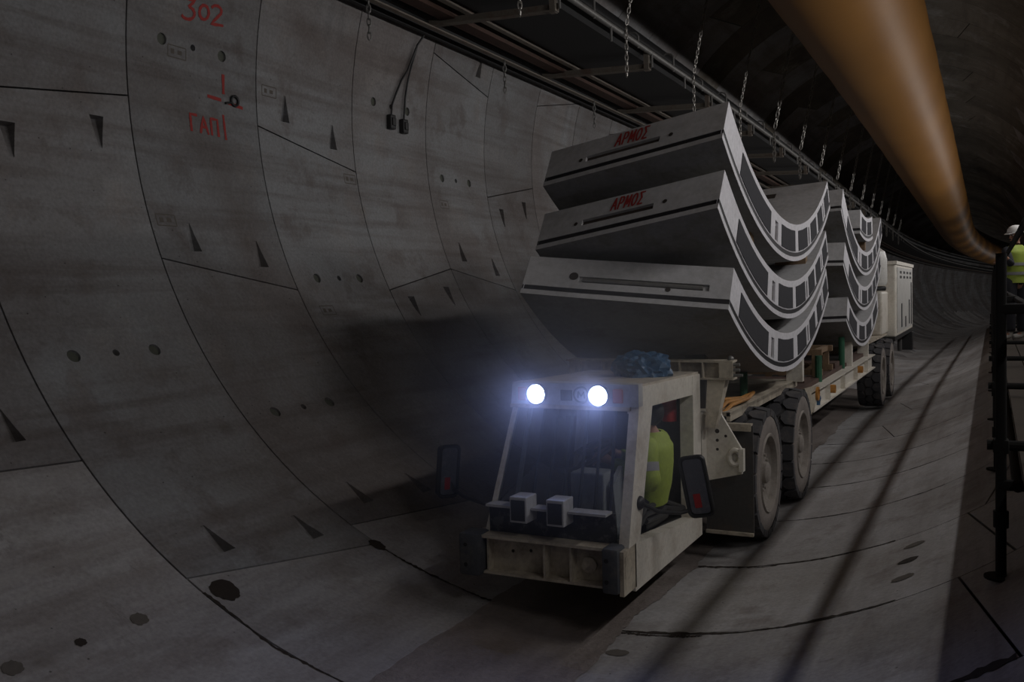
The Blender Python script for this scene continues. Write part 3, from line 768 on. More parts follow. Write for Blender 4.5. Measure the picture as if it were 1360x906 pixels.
make_segment(B3, 'short curved concrete segment at the bottom of the rear stack', [(0.06, 0.26), (0.34, 0.5), (0.56, 0.72), (0.8, 0.95)], [], None, GB)
make_segment(B4, 'small key segment lying on top of the rear stack', [(0.12, 0.45), (0.55, 0.88)], [], None, GB)
# square pocket near the rear end of the top segment
mb = MB(); q = [S1.pt(u, v, -0.008) for u, v in ((0.36, 0.935), (0.36, 0.962), (0.47, 0.962), (0.47, 0.935))]
mb.quad(*q); mb.build('square_pocket', M['joint'], seg1)
# timber packing between the segments
def dunnage(upper, lower, v, label, grp, h=None):
    for vv, lb in v:
        a = upper.pt(0.5, vv, 1.0); 
        ph = math.atan2(a.y - upper.yc, upper.zi + R0 - a.z)
        # height of the gap straight below
        dy = a.y - lower.yc; zt = lower.zi + R0 - math.sqrt(R0**2 - dy*dy)
        for u, sd in ((0.16, 'right'), (0.84, 'left')):
            top = upper.pt(u, vv, 1.0).z; bot = zt - (upper.w*u)*math.tan(lower.roll)
            x = XR - upper.w*u; mb = MB()
            sl = math.tan(ph)
            hw = 0.055
            mb.hexa([(x-0.16, a.y-hw, bot - hw*sl + 0.0), (x+0.16, a.y-hw, bot - hw*sl + 0.0), (x+0.16, a.y+hw, bot + hw*sl), (x-0.16, a.y+hw, bot + hw*sl),
                     (x-0.16, a.y-hw, top - hw*sl - 0.002), (x+0.16, a.y-hw, top - hw*sl - 0.002), (x+0.16, a.y+hw, top + hw*sl - 0.002), (x-0.16, a.y+hw, top + hw*sl - 0.002)])
            o = mb.build('timber_block', M['wood'], None)
            tag(o, 'timber block under the %s, %s %s corner' % (label, lb, sd), 'timber block', grp)
dunnage(S1, S2, ((0.25, 'front'), (0.76, 'rear')), 'topmost segment of the front stack', 'timber packing in the front stack')
dunnage(S2, S3, ((0.24, 'front'), (0.76, 'rear')), 'middle segment of the front stack', 'timber packing in the front stack')
dunnage(B1, B2, ((0.25, 'front'), (0.75, 'rear')), 'long upper segment of the rear stack', 'timber packing in the rear stack')
dunnage(B2, B3, ((0.25, 'front'), (0.75, 'rear')), 'long lower segment of the rear stack', 'timber packing in the rear stack')
dunnage(B4, B1, ((0.2, 'front'), (0.8, 'rear')), 'key segment of the rear stack', 'timber packing in the rear stack')

# ------------------------------------------------------------------ the segment carrier
car = thing('segment_carrier', (-0.17, 7.0, 0.0), 'long cream multi-wheel carrier with low cab driving along the tunnel invert', 'truck')
TX = -0.17
def pbox(name, x, y, z, mat, bev=0.0, parent=car, smooth=False):
    mb = MB(); mb.between(x, y, z, bev); return mb.build(name, mat, parent, smooth)
# bumper
bp = MB(); bp.between((-0.76, 0.26), (5.19, 5.21), (0.34, 0.575))
bp.between((-0.76, 0.26), (5.08, 5.30), (0.572, 0.59)); bp.between((-0.76, 0.26), (5.10, 5.21), (0.335, 0.35))
for x in (-0.245, -0.065): bp.between((x-0.007, x+0.007), (5.10, 5.2), (0.345, 0.575))
for x in (-0.66, 0.155): bp.between((x-0.006, x+0.006), (5.12, 5.2), (0.345, 0.575))
bumper = bp.build('bumper', M['cream_dirty'], car)
for i, (x, z) in enumerate(((-0.51, 0.475), (-0.38, 0.49), (0.135, 0.50), (0.15, 0.44))):
    mb = MB(); mb.tube((x, 5.188, z), (x, 5.1895, z), 0.011, 14); mb.build('bolt_hole', M['joint'], bumper)
mb = MB(); mb.lathe([(-0.02, 0.0), (-0.02, 0.05), (0.0, 0.05), (0.0, 0.03), (-0.006, 0.0)], (0.03, 5.185, 0.45), 'Y', 20); mb.build('tow_socket', M['cream_dirty'], bumper, True)
for x0, x1 in ((-0.83, -0.68), (0.165, 0.275)):
    mb = MB(); mb.between((x0, x1), (5.03, 5.20), (0.325, 0.605), 0.022)
    rb = mb.build('rubber_buffer', M['rubber_block'], car, True); rb['label'] = 'worn dark rubber buffer'
    for z in (0.40, 0.53):
        mb = MB(); mb.tube(((x0+x1)/2-0.02, 5.0285, z), ((x0+x1)/2-0.02, 5.0299, z), 0.014, 14); mb.build('bolt_recess', M['black'], rb)
mb = MB(); mb.between((0.272, 0.30), (5.06, 5.28), (0.315, 0.585)); mb.between((0.30, 0.302), (5.085, 5.25), (0.35, 0.55)); mb.build('buffer_side_plate', M['cream_dirty'], car)
# cab frame
for xo, xi in ((0.30, 0.21), (-0.74, -0.66)):
    mb = MB(); mb.hexa([(xi, 5.26, 0.29), (xo, 5.26, 0.29), (xo, 6.73, 0.285), (xi, 6.73, 0.285), (xi, 5.26, 0.585), (xo, 5.26, 0.585), (xo, 6.73, 0.435), (xi, 6.73, 0.435)])
    mb.build('side_beam', M['cream'], car)
def pillar(name, x0, x1, bot, top, mat, dx=0.0):
    # quads in the YZ plane: bot=(ya,yb,z), top=(ya,yb,z); dx shifts the top in x
    mb = MB(); mb.hexa([(x0, bot[0], bot[2]), (x1, bot[0], bot[2]), (x1, bot[1], bot[2]), (x0, bot[1], bot[2]),
                        (x0+dx, top[0], top[2]), (x1+dx, top[0], top[2]), (x1+dx, top[1], top[2]), (x0+dx, top[1], top[2])])
    return mb.build(name, mat, car)
pillar('front_pillar', 0.235, 0.30, (5.15, 5.35, 0.58), (5.40, 5.66, 1.40), M['cream'], -0.008)
pillar('front_pillar', -0.715, -0.685, (5.19, 5.25, 0.58), (5.42, 5.47, 1.42), M['cream'], 0.12)
pillar('rear_pillar', 0.20, 0.30, (6.53, 6.73, 0.43), (6.56, 6.745, 1.50), M['cream'], -0.005)
pillar('rear_pillar', -0.715, -0.675, (6.56, 6.73, 0.43), (6.58, 6.745, 1.50), M['cream'], 0.10)
mb = MB(); mb.prism([(0.215, 5.40, 1.37), (0.215, 5.66, 1.392), (0.215, 6.73, 1.36), (0.215, 6.745, 1.505), (0.215, 5.41, 1.535)], (0.077, 0, 0))
mb.build('door_header', M['cream'], car)
pbox('side_header', (-0.62, -0.56), (5.45, 6.73), (1.44, 1.51), M['cream'])
mb = MB(); mb.hexa([(-0.60, 5.40, 1.515), (0.285, 5.40, 1.515), (0.285, 6.75, 1.485), (-0.60, 6.75, 1.485), (-0.59, 5.41, 1.55), (0.28, 5.41, 1.55), (0.28, 6.75, 1.52), (-0.59, 6.75, 1.52)])
mb.build('roof', M['roof'], car)
# light bar in the roof front
mb = MB(); mb.hexa([(-0.60, 5.385, 1.405), (0.24, 5.385, 1.405), (0.24, 5.52, 1.405), (-0.60, 5.52, 1.405), (-0.59, 5.395, 1.553), (0.24, 5.395, 1.553), (0.24, 5.52, 1.553), (-0.59, 5.52, 1.553)])
mb.between((0.242, 0.297), (5.382, 5.46), (1.415, 1.556))
bar = mb.build('light_bar', M['panel_grey'], car)
mb = MB(); mb.between((-0.60, 0.24), (5.37, 5.40), (1.388, 1.412)); mb.build('drip_edge', M['cream_dirty'], bar)
pbox('marker_lamp', (-0.545, -0.475), (5.374, 5.392), (1.435, 1.525), M['amber'], 0.008, bar)
pbox('marker_lamp', (0.125, 0.195), (5.374, 5.392), (1.435, 1.525), M['amber'], 0.008, bar)
pbox('dark_plate', (-0.235, -0.155), (5.378, 5.392), (1.442, 1.512), M['rubber_block'], 0.004, bar)
mb = MB(); c = V((-0.088, 5.379, 1.482)); mb.path([c + V((0.05*math.cos(t), 0, 0.05*math.sin(t))) for t in [2*PI*i/28 for i in range(28)]], 0.007, 6, closed=True)
for p, q in (((-0.024, -0.022), (-0.02, 0.022)), ((-0.02, 0.022), (0, -0.008)), ((0, -0.008), (0.02, 0.022)), ((0.02, 0.022), (0.024, -0.022))):
    mb.bar(c + V((p[0], 0, p[1])), c + V((q[0], 0, q[1])), 0.009, 0.006, (0, 1, 0))
mb.build('round_emblem', M['rubber_block'], bar, False)['label'] = 'dark ring emblem with a letter M'
for x in (-0.395, 0.04):
    mb = MB(); mb.lathe([(0.02, 0.0), (0.02, 0.064), (-0.045, 0.071), (-0.045, 0.064), (-0.012, 0.060), (-0.012, 0.0)], (x, 5.385, 1.483), 'Y', 28)
    hl = mb.build('headlight', M['black'], car, True); hl['label'] = 'bright white headlight'
    mb = MB(); mb.lathe([(-0.020, 0.0001), (-0.018, 0.04), (-0.012, 0.059)], (x, 5.383, 1.483), 'Y', 28); mb.build('lens', M['lamp_lens'], hl, True)
    ld = bpy.data.lights.new('headlight_beam', 'SPOT'); ld.spot_size = math.radians(120); ld.spot_blend = 1.0; ld.energy = 1.0; ld.shadow_soft_size = 0.004; ld.color = (0.36, 0.46, 1.0); ld['role'] = 'head'
    lo = bpy.data.objects.new('headlight_beam', ld); COL.objects.link(lo); lo.location = (x, 5.350, 1.483); lo.rotation_euler = V((0.22, -1.0, -0.22)).to_track_quat('-Z', 'Y').to_euler()
# windscreen, the bars behind it and the splashed lower panel
mb = MB(); A = [(-0.685, 5.215, 0.59), (0.235, 5.215, 0.59), (0.23, 5.435, 1.40), (-0.585, 5.435, 1.40)]
mb.prism(A, (0, 0.006, 0.0015)); ws = mb.build('windscreen', M['glass'], car)
for i, x in enumerate((-0.56, -0.44, -0.33, -0.215, -0.10, 0.01, 0.115)):
    mb = MB(); x2 = x*0.90 + 0.0
    mb.tube((x, 5.29, 0.62), (x2, 5.50, 1.41), 0.011 if i else 0.017, 8); mb.build('guard_bar', M['cream'] if i == 0 else M['steel'], car, True)
pbox('splash_panel', (-0.68, 0.20), (5.195, 5.212), (0.592, 0.775), M['splashed'])
for x0, x1 in ((-0.655, -0.455), (-0.33, -0.205), (-0.075, 0.175)): pbox('ledge', (x0, x1), (5.10, 5.21), (0.775, 0.79), M['panel_grey'])  # pale grey paints the headlight glow onto the ledges
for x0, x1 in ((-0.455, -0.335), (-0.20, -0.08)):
    mb = MB(); mb.between((x0, x1), (5.05, 5.20), (0.70, 0.865), 0.006); b_ = mb.build('lamp_box', M['panel_grey'], car)  # box tops: light from the headlights is put into this pale grey
    mb = MB(); mb.between((x0+0.012, x1-0.012), (5.046, 5.051), (0.715, 0.845)); mb.build('lamp_box_front', M['black'], b_)
# cab inside
pbox('cab_floor', (-0.66, 0.21), (5.25, 6.72), (0.42, 0.45), M['steel_dark'])
pbox('cab_rear_wall', (-0.60, 0.20), (6.68, 6.70), (0.45, 1.485), M['steel_dark'])
mb = MB(); mb.between((-0.26, -0.02), (5.56, 5.76), (0.52, 0.94), 0.012); mb.build('control_box', M['white_paint'], car)
mb = MB(); mb.hexa([(0.03, 5.60, 0.5), (0.06, 5.60, 0.5), (0.06, 5.75, 0.5), (0.03, 5.75, 0.5), (0.0, 5.60, 0.86), (0.03, 5.60, 0.86), (0.03, 5.78, 0.96), (0.0, 5.78, 0.96)]); mb.build('control_panel', M['white_paint'], car)
SWc = V((-0.30, 5.98, 0.99)); rot = Euler((math.radians(18), math.radians(-22), 0)).to_matrix()
mb = MB(); mb.path([SWc + rot @ V((0.19*math.cos(t), 0.19*math.sin(t), 0)) for t in [2*PI*i/32 for i in range(32)]], 0.014, 8, closed=True)
for a in (0.3, 2.4, 4.5): mb.tube(SWc, SWc + rot @ V((0.19*math.cos(a), 0.19*math.sin(a), 0)), 0.011, 8)
mb.ball(SWc, 0.04); mb.tube(SWc, SWc + rot @ V((0, 0, -0.5)), 0.03, 10); mb.build('steering_wheel', M['black'], car, True)
mb = MB(); mb.between((-0.10, 0.19), (5.80, 6.30), (0.50, 0.62), 0.03); mb.build('seat', M['black'], car, True)
mb = MB(); mb.tube((0.10, 6.60, 1.16), (0.10, 6.60, 1.36), 0.055, 16); mb.ball((0.10, 6.60, 1.36), 0.055, (1, 1, 0.7)); mb.tube((0.10, 6.60, 1.38), (0.10, 6.60, 1.44), 0.018, 8)
mb.build('extinguisher', M['red'], car, True)
mb = MB()
for j in range(3): mb.path([(0.22, 5.45 + 0.12*j, 0.62), (0.20, 5.75, 0.70 - 0.05*j), (0.19, 6.2, 0.64 - 0.04*j), (0.22, 6.55, 0.52)], 0.018, 8)
mb.build('hose', M['black'], car, True)
# mirrors
def rounded(w, h, r, n=5):
    out = []
    for cx, cy, a in ((w/2-r, h/2-r, 0), (-w/2+r, h/2-r, 90), (-w/2+r, -h/2+r, 180), (w/2-r, -h/2+r, 270)):
        out += [(cx + r*math.cos(math.radians(a + 90*i/n)), cy + r*math.sin(math.radians(a + 90*i/n))) for i in range(n+1)]
    return out
def mirror(c, w, h, yaw, roll, arm, knob):
    c = V(c); R = Euler((0.05, math.radians(roll), math.radians(yaw)), 'XYZ').to_matrix()
    T = lambda x, y, d: c + R @ V((x, d, y))
    mb = MB(); mb.prism([T(x, y, 0) for x, y in rounded(w, h, 0.035)], R @ V((0, 0.045, 0)))
    outer = [T(x, y, -0.006) for x, y in rounded(w, h, 0.035)]
    mb.path(outer, 0.011, 6, closed=True)
    hd = mb.build('mirror', M['black'], car, True)
    mb = MB(); mb.b.faces.new([mb.b.verts.new(T(x, y, -0.004)) for x, y in rounded(w-0.03, h-0.03, 0.028)]); mb.build('mirror_glass', M['mirror'], hd, recalc=False)
    mb = MB(); mb.between((-0.5, 0.5), (0, 1), (-0.5, 0.5)); 
    for v in mb.b.verts: v.co = T(-0.01 + v.co.x*0.045, -h*0.24 + v.co.z*0.09, -0.009 + v.co.y*0.004)
    mb.build('red_reflection', M['red'], hd)  # red patch painted for a reflection in the mirror
    mb = MB(); mb.path(arm, 0.014, 8); mb.ball(knob, 0.045, (0.7, 1.1, 1.0)); mb.tube(arm[-1], T(0, -h*0.05, 0.03), 0.012, 8); mb.build('mirror_arm', M['black'], car, True)
mirror((0.575, 5.66, 0.885), 0.155, 0.385, 4, -10, [(0.31, 5.36, 0.82), (0.38, 5.46, 0.75), (0.48, 5.62, 0.715), (0.56, 5.71, 0.73)], (0.30, 5.36, 0.82))
mirror((-1.33, 5.75, 0.84), 0.16, 0.38, 62, 4, [(-0.69, 5.45, 0.70), (-0.95, 5.6, 0.66), (-1.20, 5.74, 0.66), (-1.31, 5.78, 0.70)], (-0.69, 5.45, 0.70))
# cross beam behind the cab, with its braces
mb = MB(); mb.between((-0.83, 0.53), (6.80, 6.94), (1.585, 1.60)); mb.between((-0.83, 0.53), (6.80, 6.94), (1.455, 1.47)); mb.between((-0.83, 0.53), (6.865, 6.875), (1.47, 1.585))
for x in (-0.70, -0.52, -0.1, 0.12, 0.30, 0.43): mb.between((x-0.006, x+0.006), (6.80, 6.94), (1.47, 1.585))
mb.between((0.43, 0.53), (6.795, 6.81), (1.47, 1.585))
xb = mb.build('cross_beam', M['cream_dirty'], car)
mb = MB()
for z in (1.49, 1.53, 1.57): mb.tube((0.50, 6.82, z), (0.60 - 0.02*(z > 1.5), 6.82, z), 0.012, 8)
mb.ball((0.50, 6.86, 1.61), 0.025); mb.build('clamp_bolt', M['steel'], xb, True)
for x in (0.33, -0.62):
    mb = MB(); mb.hexa([(x, 6.74, 1.10), (x+0.08, 6.74, 1.10), (x+0.08, 6.82, 1.10), (x, 6.82, 1.10), (x, 6.82, 1.455), (x+0.14, 6.82, 1.455), (x+0.14, 6.94, 1.455), (x, 6.94, 1.455)])
    mb.build('brace', M['cream_dirty'], car)
# hinge plate with holes and lifting eye
mb = MB(); poly = [(0.24, 1.20), (0.415, 1.185), (0.575, 0.915), (0.570, 0.735), (0.27, 0.66)]
mb.prism([(x, 6.88, z) for x, z in poly], (0, 0.03, 0)); mb.between((0.22, 0.30), (6.76, 6.90), (0.66, 1.21)); mb.between((0.22, 0.42), (6.80, 6.90), (1.185, 1.205))
hp = mb.build('hinge_plate', M['cream'], car)
for x, z, r in ((0.385, 1.055, 0.017), (0.385, 0.985, 0.012), (0.385, 0.915, 0.011), (0.45, 1.02, 0.011)):
    mb = MB(); mb.tube((x, 6.8785, z), (x, 6.8795, z), r, 14); mb.build('plate_hole', M['joint'], hp)
mb = MB(); mb.path([V((0.525, 6.86, 0.865)) + V((0.043*math.cos(t), 0, 0.055*math.sin(t))) for t in [2*PI*i/24 for i in range(24)]], 0.02, 8, closed=True); mb.between((0.555, 0.59), (6.84, 6.90), (0.76, 0.93)); mb.build('lifting_eye', M['cream'], hp, True)
for z in (0.82, 1.12):
    mb = MB(); mb.tube((0.262, 6.745, z), (0.262, 6.76, z), 0.022, 6); mb.build('bolt_head', M['cream_dirty'], hp)
# mudguard plate in front of the first wheel
mb = MB(); mb.between((0.245, 0.615), (7.055, 7.07), (0.225, 1.10)); mg = mb.build('mudguard', M['steel_dark'], car)
mb = MB(); mb.between((0.245, 0.615), (6.99, 7.06), (1.085, 1.10)); mb.between((0.245, 0.615), (6.985, 6.995), (1.045, 1.10)); mb.build('mudguard_lip', M['cream_dirty'], mg)
mb = MB(); mb.between((0.245, 0.615), (7.02, 7.06), (0.222, 0.245)); mb.build('mudguard_lip', M['cream_dirty'], mg)
mb = MB(); mb.between((-0.955, -0.585), (7.055, 7.07), (0.30, 1.10)); mb.build('mudguard', M['steel_dark'], car)
# chassis
mb = MB(); mb.between((-0.50, 0.16), (6.72, 19.8), (0.62, 0.98)); mb.between((-0.56, 0.22), (6.72, 19.8), (0.96, 1.0)); mb.between((-0.56, 0.22), (6.72, 19.8), (0.60, 0.63)); mb.build('central_frame', M['steel_dark'], car)
pbox('cab_mount', (-0.5, 0.16), (6.70, 6.88), (0.45, 1.1), M['steel_dark'])
for y in (7.72, 9.27, 16.95, 18.5): 
    mb = MB(); mb.tube((-0.70, y, 0.60), (0.36, y, 0.60), 0.11, 14); mb.ball((TX, y, 0.60), 0.2); mb.build('axle', M['steel_dark'], car, True)
for xa, xb_, s in ((0.40, 0.57, 1), (-0.91, -0.74, -1)):
    mb = MB(); y0, y1 = 9.95, 15.95; web = 0.51 if s > 0 else -0.85
    mb.between((xa, xb_), (y0, y1), (0.80, 0.815)); mb.between((xa, xb_), (y0, y1), (1.005, 1.02)); mb.between((web-0.006, web+0.006), (y0, y1), (0.815, 1.005))
    for y in (11.2, 12.45, 13.7, 14.95): mb.between((min(web, xb_), max(web, xb_)), (y-0.005, y+0.005), (0.815, 1.005))
    mb.build('side_girder', M['cream'], car)
    mb = MB(); mb.between((xa - 0.12, xa + 0.05), (y0-0.2, y1), (1.02, 1.07)); mb.build('girder_channel', M['rust'], car)
    mb = MB(); X = xb_ if s > 0 else xa
    mb.prism([(X-0.02*s, 9.55, 1.11), (X-0.02*s, 10.45, 1.06), (X-0.02*s, 10.05, 0.80), (X-0.02*s, 9.93, 0.80)], (0.02*s, 0, 0)); mb.build('girder_gusset', M['cream_dirty'], car)
    for y in (11.0, 12.2, 13.6, 15.0): 
        mb = MB(); mb.between((xa if s > 0 else TX-0.35, TX+0.35 if s > 0 else xb_), (y-0.06, y+0.06), (0.84, 0.98)); mb.build('outrigger', M['steel_dark'], car)
for y, z, r in ((10.25, 0.985, 0.075), (11.45, 0.915, 0.05), (14.1, 0.925, 0.05)):
    mb = MB(); mb.lathe([(0.0, 0.0), (0.0, r*0.4), (0.012, r*0.45), (0.012, r*0.7), (0.03, r*0.75), (0.03, r), (-0.05, r)], (0.565, y, z), 'X', 24); mb.build('round_cover', M['orange'], car, True)
mb = MB(); mb.ball((0.52, 10.62, 0.89), 0.055, (0.7, 1, 1)); mb.tube((0.52, 10.62, 0.82), (0.52, 10.62, 0.9), 0.03, 10); mb.build('blue_valve', M['blue_bag'], car, True)
mb = MB(); mb.between((TX-0.62, TX+0.60), (7.1, 9.9), (1.14, 1.17)); mb.between((TX+0.57, TX+0.60), (7.1, 9.9), (1.10, 1.175)); mb.between((TX-0.60, TX-0.57), (7.1, 9.9), (1.10, 1.175)); mb.between((-0.4, 0.06), (7.2, 9.8), (0.99, 1.145))
mb.build('front_platform', M['cream_dirty'], car)
mb = MB(); mb.between((TX-0.62, TX+0.60), (16.0, 19.5), (1.16, 1.19)); mb.between((-0.4, 0.06), (16.1, 19.4), (0.99, 1.165)); mb.build('rear_platform', M['cream_dirty'], car)
def outer_z(s, y, x):
    dy = y - s.yc; return s.zi + R0 - math.sqrt((R0+TH)**2 - dy*dy) - (XR - x)*math.tan(s.roll)
for s, ys, zb in ((S3, (7.35, 9.75), 1.165), (B3, (13.55, 15.45), 1.015)):
    for y in ys:
        for x in (0.44 if y > 8 else 0.10, -0.78):
            zt = outer_z(s, y, x); zt2 = outer_z(s, y, x) ; sl = (y - s.yc)/math.sqrt((R0+TH)**2-(y-s.yc)**2)
            zbb = zb if x < 0.43 or s is S3 else zb
            mb = MB(); h = 0.05
            rl = 0.08*math.tan(s.roll)
            mb.hexa([(x-0.08, y-h, zbb), (x+0.08, y-h, zbb), (x+0.08, y+h, zbb), (x-0.08, y+h, zbb), (x-0.08, y-h, zt-h*sl-rl), (x+0.08, y-h, zt-h*sl+rl), (x+0.08, y+h, zt+h*sl+rl), (x-0.08, y+h, zt+h*sl-rl)])
            mb.build('saddle_post', M['cream'] if y > 8 else M['steel_dark'], car)
for y in (8.1, 10.35): 
    mb = MB(); mb.tube((0.30, y, 1.0), (0.30, y, outer_z(S3, y, 0.30) - 0.01), 0.035, 10); mb.build('jack_post', M['green'], car, True)
# saddle frame between the stacks
mb = MB()
for x in (-0.72, -0.17, 0.38):
    for y in (11.35, 12.15): mb.between((x-0.035, x+0.035), (y-0.035, y+0.035), (1.0, 1.38))
for y in (11.35, 12.15):
    for z in (1.12, 1.36): mb.between((-0.80, 0.46), (y-0.03, y+0.03), (z-0.035, z+0.035))
for x in (-0.72, 0.38): mb.between((x-0.03, x+0.03), (11.35, 12.15), (1.33, 1.39))
mb.build('saddle_frame', M['wood'], car)
for y, zt in ((11.2, 1.33), (13.1, 1.45)):
    mb = MB(); mb.tube((0.44, y, 1.02), (0.44, y, zt), 0.04, 10); mb.build('jack_post', M['green'], car, True)
pbox('tool_tray', (-0.6, 0.40), (10.5, 10.9), (1.02, 1.10), M['rust']); pbox('tool_tray', (-0.5, 0.44), (12.5, 12.9), (1.02, 1.14), M['rust'])
mb = MB()
for j in range(3): mb.path([(0.25+0.05*j, 7.1, 1.14), (0.30+0.04*j, 7.35, 1.24-0.02*j), (0.36+0.03*j, 7.75, 1.21), (0.34, 8.3, 1.20)], 0.016, 8)
mb.build('orange_hose', M['orange'], car, True)
# wheels
def wheel(y, side, zc):
    xo = 0.60 if side > 0 else -0.94; s = side
    root = thing('wheel', (0, 0, 0), None, None); root.parent = car; root.location = V((xo - 0.19*s, y, zc)) - car.location
    Rt = 0.55; w = 0.38; o = V((xo - w/2*s, y, zc))
    mb = MB()
    pr = [(-w/2+0.01, 0.325), (-w/2, 0.36), (-w/2, 0.45), (-w/2+0.02, 0.50), (-w/2+0.05, 0.518), (w/2-0.05, 0.518), (w/2-0.02, 0.50), (w/2, 0.45), (w/2, 0.36), (w/2-0.01, 0.325)]
    mb.lathe(pr, o, 'X', 56, mats=[1, 1, 1, 0, 0, 0, 1, 1, 1])
    N = 20
    for i in range(N):
        for row, (xa, xb2, ph) in enumerate(((-w/2+0.003, -0.062, 0.0), (-0.058, 0.058, 0.5), (0.062, w/2-0.003, 0.0))):
            t0 = 2*PI*(i + ph)/N; hw = 2*PI/N*0.43
            k = 0.35
            if row == 1: prof = [(xa, -hw*0.35), (xa*0.5, -hw), (xb2*0.5, -hw), (xb2, -hw*0.35), (xb2, hw*0.35), (xb2*0.5, hw), (xa*0.5, hw), (xa, hw*0.35)]
            else:
                inn, out = (xb2, xa) if row == 0 else (xa, xb2)
                prof = [(out, -hw), (inn*0.65+out*0.35, -hw), (inn, -hw*0.3), (inn, hw*0.3), (inn*0.65+out*0.35, hw), (out, hw)]
            def P(x, t, r): return o + V((x, r*math.cos(t0+t), r*math.sin(t0+t)))
            top = [mb.b.verts.new(P(x, t, Rt - (0.016 if abs(x) > w/2-0.01 else 0.0))) for x, t in prof]; bot = [mb.b.verts.new(P(x, t*1.06, 0.478 if abs(x) > w/2-0.01 else 0.512)) for x, t in prof]
            mb.b.faces.new(top); n = len(prof)
            for j in range(n): mb.b.faces.new((top[j], top[(j+1) % n], bot[(j+1) % n], bot[j]))
    mb.build('tyre', [M['tyre'], M['tyre_side']], root, True, angle=25)
    mb = MB(); f = w/2*s
    mb.lathe([(f-0.012*s, 0.335), (f+0.006*s, 0.325), (f-0.0*s, 0.305), (f-0.05*s, 0.295), (f-0.075*s, 0.25), (f-0.085*s, 0.20), (f-0.06*s, 0.17), (f-0.06*s, 0.12), (f-0.06*s, 0.0)], o, 'X', 40)
    mb.lathe([(-f+0.012*s, 0.335), (-f+0.1*s, 0.28), (-f+0.1*s, 0.0)], o, 'X', 40)
    rim = mb.build('rim', M['rim'], root, True)
    mb = MB(); mb.lathe([(f-0.065*s, 0.095), (f-0.02*s, 0.09), (f-0.005*s, 0.065), (f, 0.03), (f, 0.0)], o, 'X', 24); mb.build('hub', M['rim'], root, True)
    mb = MB()
    for i in range(10):
        t = 2*PI*i/10; mb.tube(o + V((f-0.062*s, 0.145*math.cos(t), 0.145*math.sin(t))), o + V((f-0.04*s, 0.145*math.cos(t), 0.145*math.sin(t))), 0.014, 6)
    mb.build('wheel_nuts', M['rim'], root)
    return root
for y in (7.72, 9.27, 16.95, 18.5):
    wheel(y, 1, 0.593); wheel(y, -1, 0.665)
# power pack at the rear
mb = MB(); mb.between((-0.92, 0.56), (19.75, 24.2), (1.10, 2.58), 0.03); mb.between((-0.95, 0.585), (19.7, 24.25), (2.55, 2.62)); pp = mb.build('engine_housing', M['cream'], car)
mb = MB(); mb.between((0.562, 0.572), (20.0, 23.95), (1.18, 2.50)); mb.build('side_door_panel', M['white_paint'], pp)
for i in range(4):
    for z in (2.28, 2.38):
        mb = MB(); y = 20.6 + 0.85*i; mb.between((0.571, 0.580), (y, y+0.38), (z, z+0.05)); mb.build('vent_slot', M['black'], pp)
for y, z0, z1 in ((20.9, 1.25, 1.75), (21.9, 1.22, 1.45), (22.9, 1.25, 1.8), (23.5, 1.22, 2.2)):
    mb = MB(); mb.between((0.571, 0.582), (y, y+0.16), (z0, z1)); mb.build('vent_slot', M['pad'], pp)
mb = MB(); mb.between((-0.9, 0.55), (19.7, 24.2), (1.02, 1.10)); mb.build('engine_skid', M['black'], car)
mb = MB(); mb.between((-0.85, 0.42), (18.6, 19.75), (1.19, 2.02), 0.04); mb.build('fuel_tank', M['cream'], car)
mb = MB(); mb.tube((0.28, 18.6, 2.02), (0.28, 18.6, 2.14), 0.05, 12); mb.tube((0.28, 18.55, 2.08), (0.45, 18.75, 2.08), 0.045, 10); mb.build('exhaust_pipe', M['black'], car, True)
mb = MB(); mb.lathe([(2.14, 0.0), (2.14, 0.24), (2.2, 0.26), (2.62, 0.26), (2.78, 0.22), (2.86, 0.12), (2.88, 0.0)], (0.24, 18.75, 0), 'Z', 32); mb.build('air_filter', M['white_paint'], car, True)
mb = MB(); mb.between((0.25, 0.55), (24.3, 24.6), (0.55, 1.0), 0.02); mb.tube((0.4, 24.1, 1.0), (0.4, 24.4, 0.95), 0.04, 8); mb.build('tow_box', M['black'], car)
mb = MB(); mb.tube((0.35, 20.1, 0.7), (0.35, 20.1, 1.06), 0.05, 10); mb.tube((0.35, 23.2, 0.6), (0.35, 23.2, 1.06), 0.05, 10); mb.between((-0.5, 0.16), (19.8, 24.0), (0.72, 1.03)); mb.build('rear_frame', M['steel_dark'], car)

# blue plastic bag on the cab roof
mb = MB(); q = bmesh.ops.create_icosphere(mb.b, subdivisions=4, radius=1.0)
from mathutils import noise as mn
for v in mb.b.verts:
    d = v.co.normalized(); k = 1.02 + 0.26*mn.noise(d*1.7 + V((3, 1, 2))) - 0.30*abs(mn.noise(d*3.1 + V((0.3, 0, 5)))) - 0.16*abs(mn.noise(d*7.3)) + 0.05*mn.noise(d*15)
    z = d.z*k; 
    v.co = V((0.035 + d.x*k*0.205, 6.20 + d.y*k*0.21, 0))+V((0, 0, 1.535 + (max(z, -0.28) + 0.28)*0.155))
bag = mb.build('plastic_bag', M['blue_bag'], None, True, angle=14)
tag(bag, 'crumpled blue plastic bag lying on the cab roof', 'bag')

